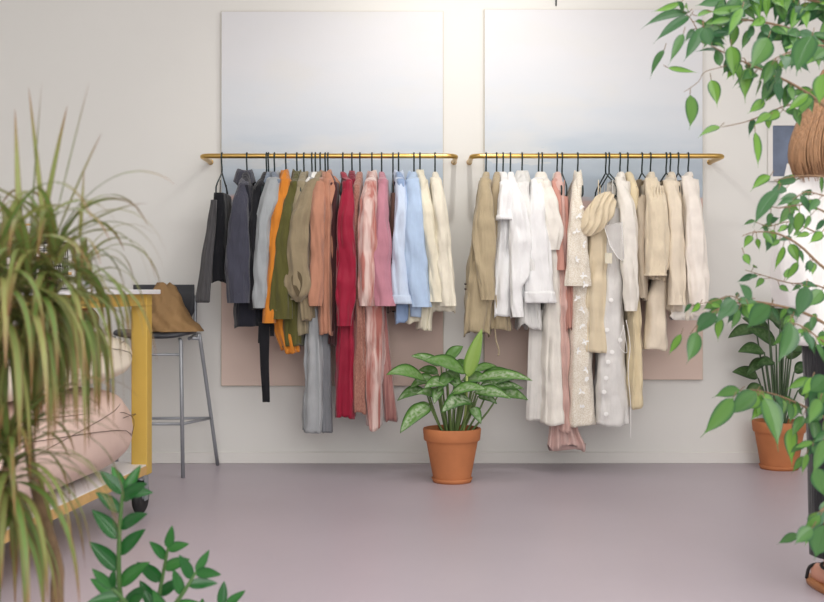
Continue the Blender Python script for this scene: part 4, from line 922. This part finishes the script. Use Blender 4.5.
B12 = br([(905, 300, 3.0), (860, 235, 2.9), (830, 215, 2.85), (805, 205, 2.85), (780, 208, 2.85), (765, 205, 2.85)], .004, .001)
B13 = br([(860, 350), (830, 345, 2.8), (805, 328, 2.8), (790, 322, 2.8)], .003, .001)
B14 = br([(745, 302), (730, 296), (716, 300), (700, 304), (690, 306)], .0015, .0008)
B15 = br([(905, 440, 3.0), (860, 400, 2.8), (830, 385, 2.8), (812, 378, 2.8)], .004, .001)
B16 = br([(905, 270, 3.0), (850, 248, 3.1), (815, 232, 3.1), (790, 222, 3.1), (770, 226, 3.1), (755, 222, 3.1)], .003, .0008)
B17 = br([(905, 330, 3.0), (850, 300, 3.1), (815, 285, 3.1), (790, 283, 3.1), (765, 276, 3.1), (745, 270, 3.1)], .003, .0008)
B18 = br([(905, 210, 3.0), (855, 200, 2.8), (826, 196, 2.8), (806, 192, 2.8), (792, 200, 2.8)], .003, .0008)
B19 = br([(905, 70, 3.0), (850, 50, 2.7), (815, 46, 2.7), (790, 52, 2.7), (772, 60, 2.7)], .004, .001)
B20 = br([(905, 460, 3.0), (860, 430, 2.7), (835, 428, 2.7), (815, 440, 2.7), (806, 455, 2.7)], .004, .001)
# the leaves one can point at
for a in (((688,13),(640,30),9),((690,16),(653,44),10),((680,3),(651,12),7),((702,27),(683,62),13,2.9,.1),((704,28),(712,48),15,2.8,.1),((683,34),(668,66),10,2.8,.3),((664,50),(650,80),7),((668,68),(699,73),6),
          ((711,80),(717,108),13,3.0,.95),((690,95),(689,130),14,3,.6),((731,46),(733,80),16),((748,68),(745,104),15,2.95,.8),((774,70),(759,108),14),((768,38),(748,72),22,2.75,.4),((742,8),(727,38),12,2.9,.7),
          ((712,12),(748,4),10,2.9,.6),((720,127),(697,139),7,3,.9),((780,113),(760,124),11),((755,132),(758,168),13,2.95,.9),((764,100),(747,114),11,2.95,.9),((808,94),(785,112),11,2.8,.9),((824,74),(819,106),18,2.7,.8),
          ((812,36),(796,76),26,2.5,.2),((790,30),(765,42),16),((826,50),(812,62),16,2.6,.3),((720,66),(714,48),10),((736,60),(722,76),13),((697,16),(716,12),8,2.95,.7),
          ((770,176),(750,192),10,3,.9),((778,182),(800,179),9,3,.9),((786,188),(768,196),12),((778,190),(753,228),15,2.6,.1),((793,208),(777,226),12,2.95,.4),((799,212),(797,236),14,2.95,.7),((752,236),(743,250),8,3,.9),
          ((774,230),(766,252),11,3,.8),((783,246),(774,272),11,3,.9),((790,244),(799,266),11,3,.8),((797,262),(785,282),9,3,.8),((744,254),(750,266),8,3,.8),((812,262),(812,276),8,3,.9),((822,232),(808,244),10,3,.9),
          ((720,318),(718,342),11,3,.9),((716,314),(694,338),16,2.8,.1),((696,332),(686,364),15,2.8,.3),((681,334),(668,356),8,2.9,.9),((740,390),(712,398),12,2.8,.4),((733,398),(700,438),19,2.75,.5),
          ((756,392),(727,416),20,2.75,.3),((764,398),(778,452),22,2.7,.4),((792,428),(792,468),14,3,1.0),((758,396),(748,410),16,2.8,.8),((790,322),(776,366),26,2.6,.2),((770,306),(745,330),22,2.6,.2),((748,304),(762,326),18,2.8,.9),
          ((735,300),(715,320),18,2.7,.1),((752,298),(738,282),16,2.6,.1),((812,528),(794,545),16,2.4,.3),((820,515),(803,528),12,2.4,.5),((824,525),(814,560),28,2.4,.2),((806,286),(796,322),20,2.8,.1),((822,290),(808,308),16,2.9,.4),
          ((812,378),(800,396),12,2.7,.9),((826,376),(808,392),20,2.6,.2),((824,440),(812,478),20,2.6,.4),((820,400),(808,428),18,2.7,.5),((700,304),(690,314),8),((722,300),(702,310),12),((816,468),(826,500),18,2.6,.3),((826,500),(832,530),18,2.6,.3)):
    fl(a[0], a[1], a[2], *(a[3:]))
scatter(B1, 18, (20, 30), .8, .7, (.45, .95)); scatter(B3, 30, (22, 34), .9, .6, (.25, 1)); scatter(B4, 44, (24, 36), .9, .6, (.15, 1)); scatter(B2, 4, (20, 28), 1, .4)
scatter(B6, 9, (12, 20), .8, .5, (.3, .9)); scatter(B7, 22, (16, 26), .9, .5, (.25, .72)); scatter(B8, 22, (18, 30), .8, .7, (.3, .85)); scatter(B9, 5, (14, 24), .8, .4, (.5, 1))
scatter(B10, 5, (24, 34), .9, .6, (.4, 1)); scatter(B12, 6, (16, 22), .8, .6, (.4, 1)); scatter(B13, 10, (22, 32), .8, .7); scatter(B14, 5, (12, 20), .8, .5); scatter(B15, 18, (22, 32), .8, .9)
scatter(B1, 10, (18, 28), 1, .4, (.55, 1)); scatter(B5, 5, (16, 24), .9, .5, (.45, .8)); scatter(B3, 14, (18, 28), 1, .3, (.3, .9)); scatter(B13, 6, (14, 20), .9, .3); scatter(B16, 10, (12, 19), .9, .4, (.4, 1)); scatter(B17, 10, (12, 19), .9, .4, (.4, 1)); scatter(B18, 8, (18, 26), .9, .4, (.4, 1)); scatter(B19, 16, (22, 34), .9, .5, (.3, 1)); scatter(B20, 12, (20, 28), .9, .5, (.3, 1)); scatter(B4, 20, (18, 28), 1, .2, (.2, 1)); scatter(B2, 6, (16, 24), 1, .3)
fo.build('foliage', M_fic, t); tw.build('branches', M_twig, t)
floor_pot(t, zt0.x, 3.0, .17, .13, .30, M_potw)
MB().lathe([(.15, .265), (.08, .272), (.0001, .275)], (zt0.x, 3.0, 0), 24).build('soil', M_soil, t)

# ------------------------------------------------------------ framed picture at the right
a = P(768, 181, WALL-.02); b = P(836, 121, WALL-.02)
t = thing('framed_picture', ((a.x+b.x)/2, WALL, a.z), 'slate blue picture in a pale frame on the wall behind the person', 'picture')
m = MB(); fw = .026
m.box((a.x, WALL-.022, a.z), (b.x, WALL-.001, a.z+fw)); m.box((a.x, WALL-.022, b.z-fw), (b.x, WALL-.001, b.z)); m.box((a.x, WALL-.022, a.z+fw), (a.x+fw, WALL-.001, b.z-fw)); m.box((b.x-fw, WALL-.022, a.z+fw), (b.x, WALL-.001, b.z-fw))
m.build('frame', M_base, t, False)
MB().box((a.x+fw, WALL-.012, a.z+fw), (b.x-fw, WALL-.004, b.z-fw)).build('print', mat('slate_blue_print', (104, 116, 138), .5, bump=.2, var=.25, vscale=9), t, False)

# ------------------------------------------------------------ person at the right edge, seen from behind
YP = 3.73; X = 1.46
M_skin = mat('skin', (226, 166, 142), .5, var=.03)
M_hair = mat('light_brown_hair', (160, 120, 86), .55, bump=.9, bscale=30, var=.25, vscale=20, dist=.01)
nt = M_hair.node_tree
for nd in nt.nodes:
    if nd.type == 'TEX_NOISE':
        mp = nt.nodes.new('ShaderNodeMapping'); mp.inputs['Scale'].default_value = (6, 6, .4)
        src = nd.inputs['Vector'].links[0].from_socket; nt.links.new(src, mp.inputs[0]); nt.links.new(mp.outputs[0], nd.inputs['Vector'])
M_trs = fabric('black_trousers', (34, 34, 38)); M_blo = fabric('white_blouse_cloth', (240, 238, 236), bscale=30, bump=.5)
t = thing('person', (X, YP, 0), 'person seen from behind with long brown hair, white blouse and black cropped trousers', 'person')
def skin_body():
    V = []; E = []; Rr = []
    def nd(p, r, par=None):
        V.append((X+p[0], YP+p[1], p[2])); Rr.append(r); i = len(V)-1
        if par is not None: E.append((par, i))
        return i
    pel = nd((0, 0, .93), (.15, .10)); sp = nd((0, 0, 1.06), (.13, .09), pel); ch = nd((0, 0, 1.22), (.145, .10), sp); ub = nd((0, 0, 1.36), (.13, .085), ch)
    nk = nd((0, .005, 1.45), (.05, .05), ub); nk2 = nd((0, .015, 1.52), (.048, .048), nk); hd = nd((0, .02, 1.60), (.07, .085), nk2); hd2 = nd((0, .02, 1.67), (.072, .09), hd); nd((0, .015, 1.725), (.05, .06), hd2)
    for s_ in (-1, 1):
        hp = nd((s_*.085, 0, .86), (.085, .09), pel); kn = nd((s_*.088, .01, .49), (.055, .058), hp); cf = nd((s_*.09, -.01, .34), (.05, .052), kn); an = nd((s_*.09, -.01, .11), (.030, .034), cf)
        he = nd((s_*.09, -.02, .055), (.030, .03), an); ft = nd((s_*.095, .07, .045), (.035, .026), he); nd((s_*.10, .15, .038), (.036, .018), ft)
        sh = nd((s_*.165, 0, 1.38), (.055, .055), ub); el = nd((s_*.215, .0, 1.10), (.038, .038), sh); wr = nd((s_*.13, .20, 1.02), (.024, .024), el)
        hn = nd((s_*.085, .255, 1.015), (.018, .034), wr)
        for j in range(4):
            oy = -.024+j*.017; Lf = (.06, .072, .078, .068)[3-j]
            f1 = nd((s_*.055, .285, 1.015+oy), (.0095, .0095), hn); f2 = nd((s_*(.055-Lf*.35), .30, 1.012+oy), (.0085, .0085), f1); nd((s_*(.055-Lf*.7), .295, 1.008+oy), (.007, .007), f2)
        th = nd((s_*.10, .235, 1.055), (.011, .011), wr); nd((s_*.075, .262, 1.07), (.009, .009), th)
    me = bpy.data.meshes.new('skin_cage'); me.from_pydata(V, E, []); ob = bpy.data.objects.new('skin_cage', me); COL.objects.link(ob)
    md = ob.modifiers.new('s', 'SKIN'); md.use_smooth_shade = True
    if not me.skin_vertices: 
        bpy.context.view_layer.update()
    if not me.skin_vertices:
        bpy.context.view_layer.objects.active = ob; bpy.ops.mesh.customdata_skin_add()
    for i, q in enumerate(Rr): me.skin_vertices[0].data[i].radius = q; me.skin_vertices[0].data[i].use_root = (i == 0)
    sb = ob.modifiers.new('b', 'SUBSURF'); sb.levels = 2; sb.render_levels = 2
    dg = bpy.context.evaluated_depsgraph_get(); dg.update(); ev = ob.evaluated_get(dg); m2 = bpy.data.meshes.new_from_object(ev)
    m = MB(); m.v = [v.co.copy() for v in m2.vertices]; m.f = [list(p.vertices) for p in m2.polygons]
    bpy.data.objects.remove(ob); return m
bodyo = skin_body().build('body', M_skin, t)
# face (turned away from the camera) and ears
m = MB(); m.ball((X, YP+.112, 1.615), (.012, .02, .02), 12, 8); m.build('nose', M_skin, bodyo)
for s_ in (-1, 1):
    MB().ball((X+s_*.032, YP+.098, 1.645), (.013, .012, .008), 12, 8).build('eye', mat('eye_white', (235, 235, 235), .2), bodyo)
    MB().ball((X+s_*.078, YP+.01, 1.62), (.010, .02, .032), 12, 8).build('ear', M_skin, bodyo)
MB().ball((X, YP+.102, 1.575), (.024, .010, .007), 14, 8).build('mouth', mat('lips', (190, 100, 96), .4), bodyo)
# hair: a full fall over the back, built from a shell and locks
m = MB(); n = 60; rings = []
prof = [(1.772, .015, .02, 0), (1.765, .05, .06, 0), (1.745, .085, .088, 0), (1.71, .110, .108, 0), (1.66, .135, .118, 0), (1.60, .168, .12, -.01), (1.53, .205, .12, -.03), (1.46, .235, .12, -.05), (1.40, .240, .115, -.06), (1.365, .222, .10, -.06)]
for z, rx, ry, dy in prof:
    ring = []
    for k in range(n):
        a = 2*PI*k/n; wv = 1+.025*math.sin(17*a+z*4)+.02*math.sin(29*a+z*7)
        y = ry*math.sin(a)*wv
        if z < 1.69: y = min(y, .03)          # leave the face free
        ring.append((X+rx*math.cos(a)*wv, YP+.012+dy+y, z+(.012*math.sin(7*a)+.01*math.sin(19*a) if z < 1.37 else 0)))
    rings.append(ring)
m.loft(rings, True, True); hs = m.build('hair', M_hair, t)
m = MB(); rh = random.Random(2)
for k in range(260):
    a = PI*.97+PI*1.06*rh.random(); pts = []; j = rh.uniform(-.12, .12)
    for z, rx, ry, dy in prof[3:]:
        pts.append((X+(rx+.004)*math.cos(a+j*(1.7-z)), YP+.012+dy+(ry+.004)*math.sin(a+j*(1.7-z)), z))
    zz = rh.uniform(-.035, .03); pts[-1] = (pts[-1][0], pts[-1][1], pts[-1][2]+zz)
    m.tube(pts, [.002, .003, .0035, .0042, .004, .003, .0008], 5, smooth=2)
m.build('hair_locks', M_hair, hs)
# trousers
def rl(rows, n=40, wv=.02, seed=0, cap=False):
    m = MB(); rings = []
    for i in range(len(rows)-1):
        a, b = rows[i], rows[i+1]
        for j in range(5):
            f = j/5; v = [p+(q-p)*f for p, q in zip(a, b)]; z, cx, cy, rx, ry = v
            rings.append([(X+cx+rx*math.cos(2*PI*k/n)*(1+wv*math.sin(5*2*PI*k/n+seed+z*8)), YP+cy+ry*math.sin(2*PI*k/n)*(1+wv*math.sin(6*2*PI*k/n+seed+z*6)), z) for k in range(n)])
    v = rows[-1]; z, cx, cy, rx, ry = v
    rings.append([(X+cx+rx*math.cos(2*PI*k/n)*(1+wv*math.sin(10*PI*k/n+seed+z*8)), YP+cy+ry*math.sin(2*PI*k/n)*(1+wv*math.sin(12*PI*k/n+seed+z*6)), z) for k in range(n)])
    m.loft(rings, cap, cap); return m
m = MB()
for s_ in (-1, 1):
    q = rl([(.90, s_*.075, 0, .105, .125), (.75, s_*.087, 0, .09, .105), (.5, s_*.088, 0, .078, .09), (.3, s_*.088, -.005, .074, .085), (.127, s_*.086, -.005, .072, .082)], seed=s_)
    m.add(q.v, q.f)
q = rl([(1.02, 0, 0, .15, .115), (.95, 0, 0, .175, .13), (.86, 0, 0, .185, .135)]); m.add(q.v, q.f)
m.build('trousers', M_trs, t, solid=.003)
# blouse with wide sleeves
rl([(1.47, 0, .0, .07, .065), (1.445, 0, 0, .12, .08), (1.40, 0, 0, .18, .105), (1.30, 0, 0, .185, .12), (1.1, 0, 0, .18, .125), (.9, 0, 0, .20, .145), (.81, 0, 0, .205, .15)], wv=.03).build('blouse', M_blo, t, solid=.003)
for s_ in (-1, 1):
    rl([(1.44, s_*.14, 0, .045, .05), (1.40, s_*.168, 0, .066, .068), (1.30, s_*.19, 0, .068, .072), (1.1, s_*.205, .02, .068, .09), (1.0, s_*.19, .06, .07, .12), (.93, s_*.18, .08, .06, .11)], wv=.045, seed=s_, cap=False).build('sleeve', M_blo, t, solid=.002)
# sandals
M_sole = mat('tan_sandal_sole', (176, 118, 74), .5); 
for s_ in (-1, 1):
    cx = X+s_*.093; m = MB(); n = 28; rg = []
    for z, g in ((.001, .96), (.010, 1), (.022, 1), (.0235, .96)):
        rg.append([(cx+(.040+.008*math.sin(2*PI*k/n))*g*math.cos(2*PI*k/n), YP+.055+.135*g*math.sin(2*PI*k/n), z) for k in range(n)])
    so = m.loft(rg, True, True).build('sandal', M_sole, t)
    MB().tube([(cx+.036*math.cos(2*PI*k/16)-s_*.002, YP-.01+.042*math.sin(2*PI*k/16), .090+.004*math.sin(2*PI*k/16)) for k in range(16)], .0055, 6, closed=True).build('ankle_strap', M_rubber, so)
    MB().tube([(cx-.04, YP+.12, .02), (cx-.03, YP+.12, .058), (cx, YP+.12, .068), (cx+.03, YP+.12, .058), (cx+.04, YP+.12, .02)], .006, 6, smooth=4).build('toe_strap', M_rubber, so)
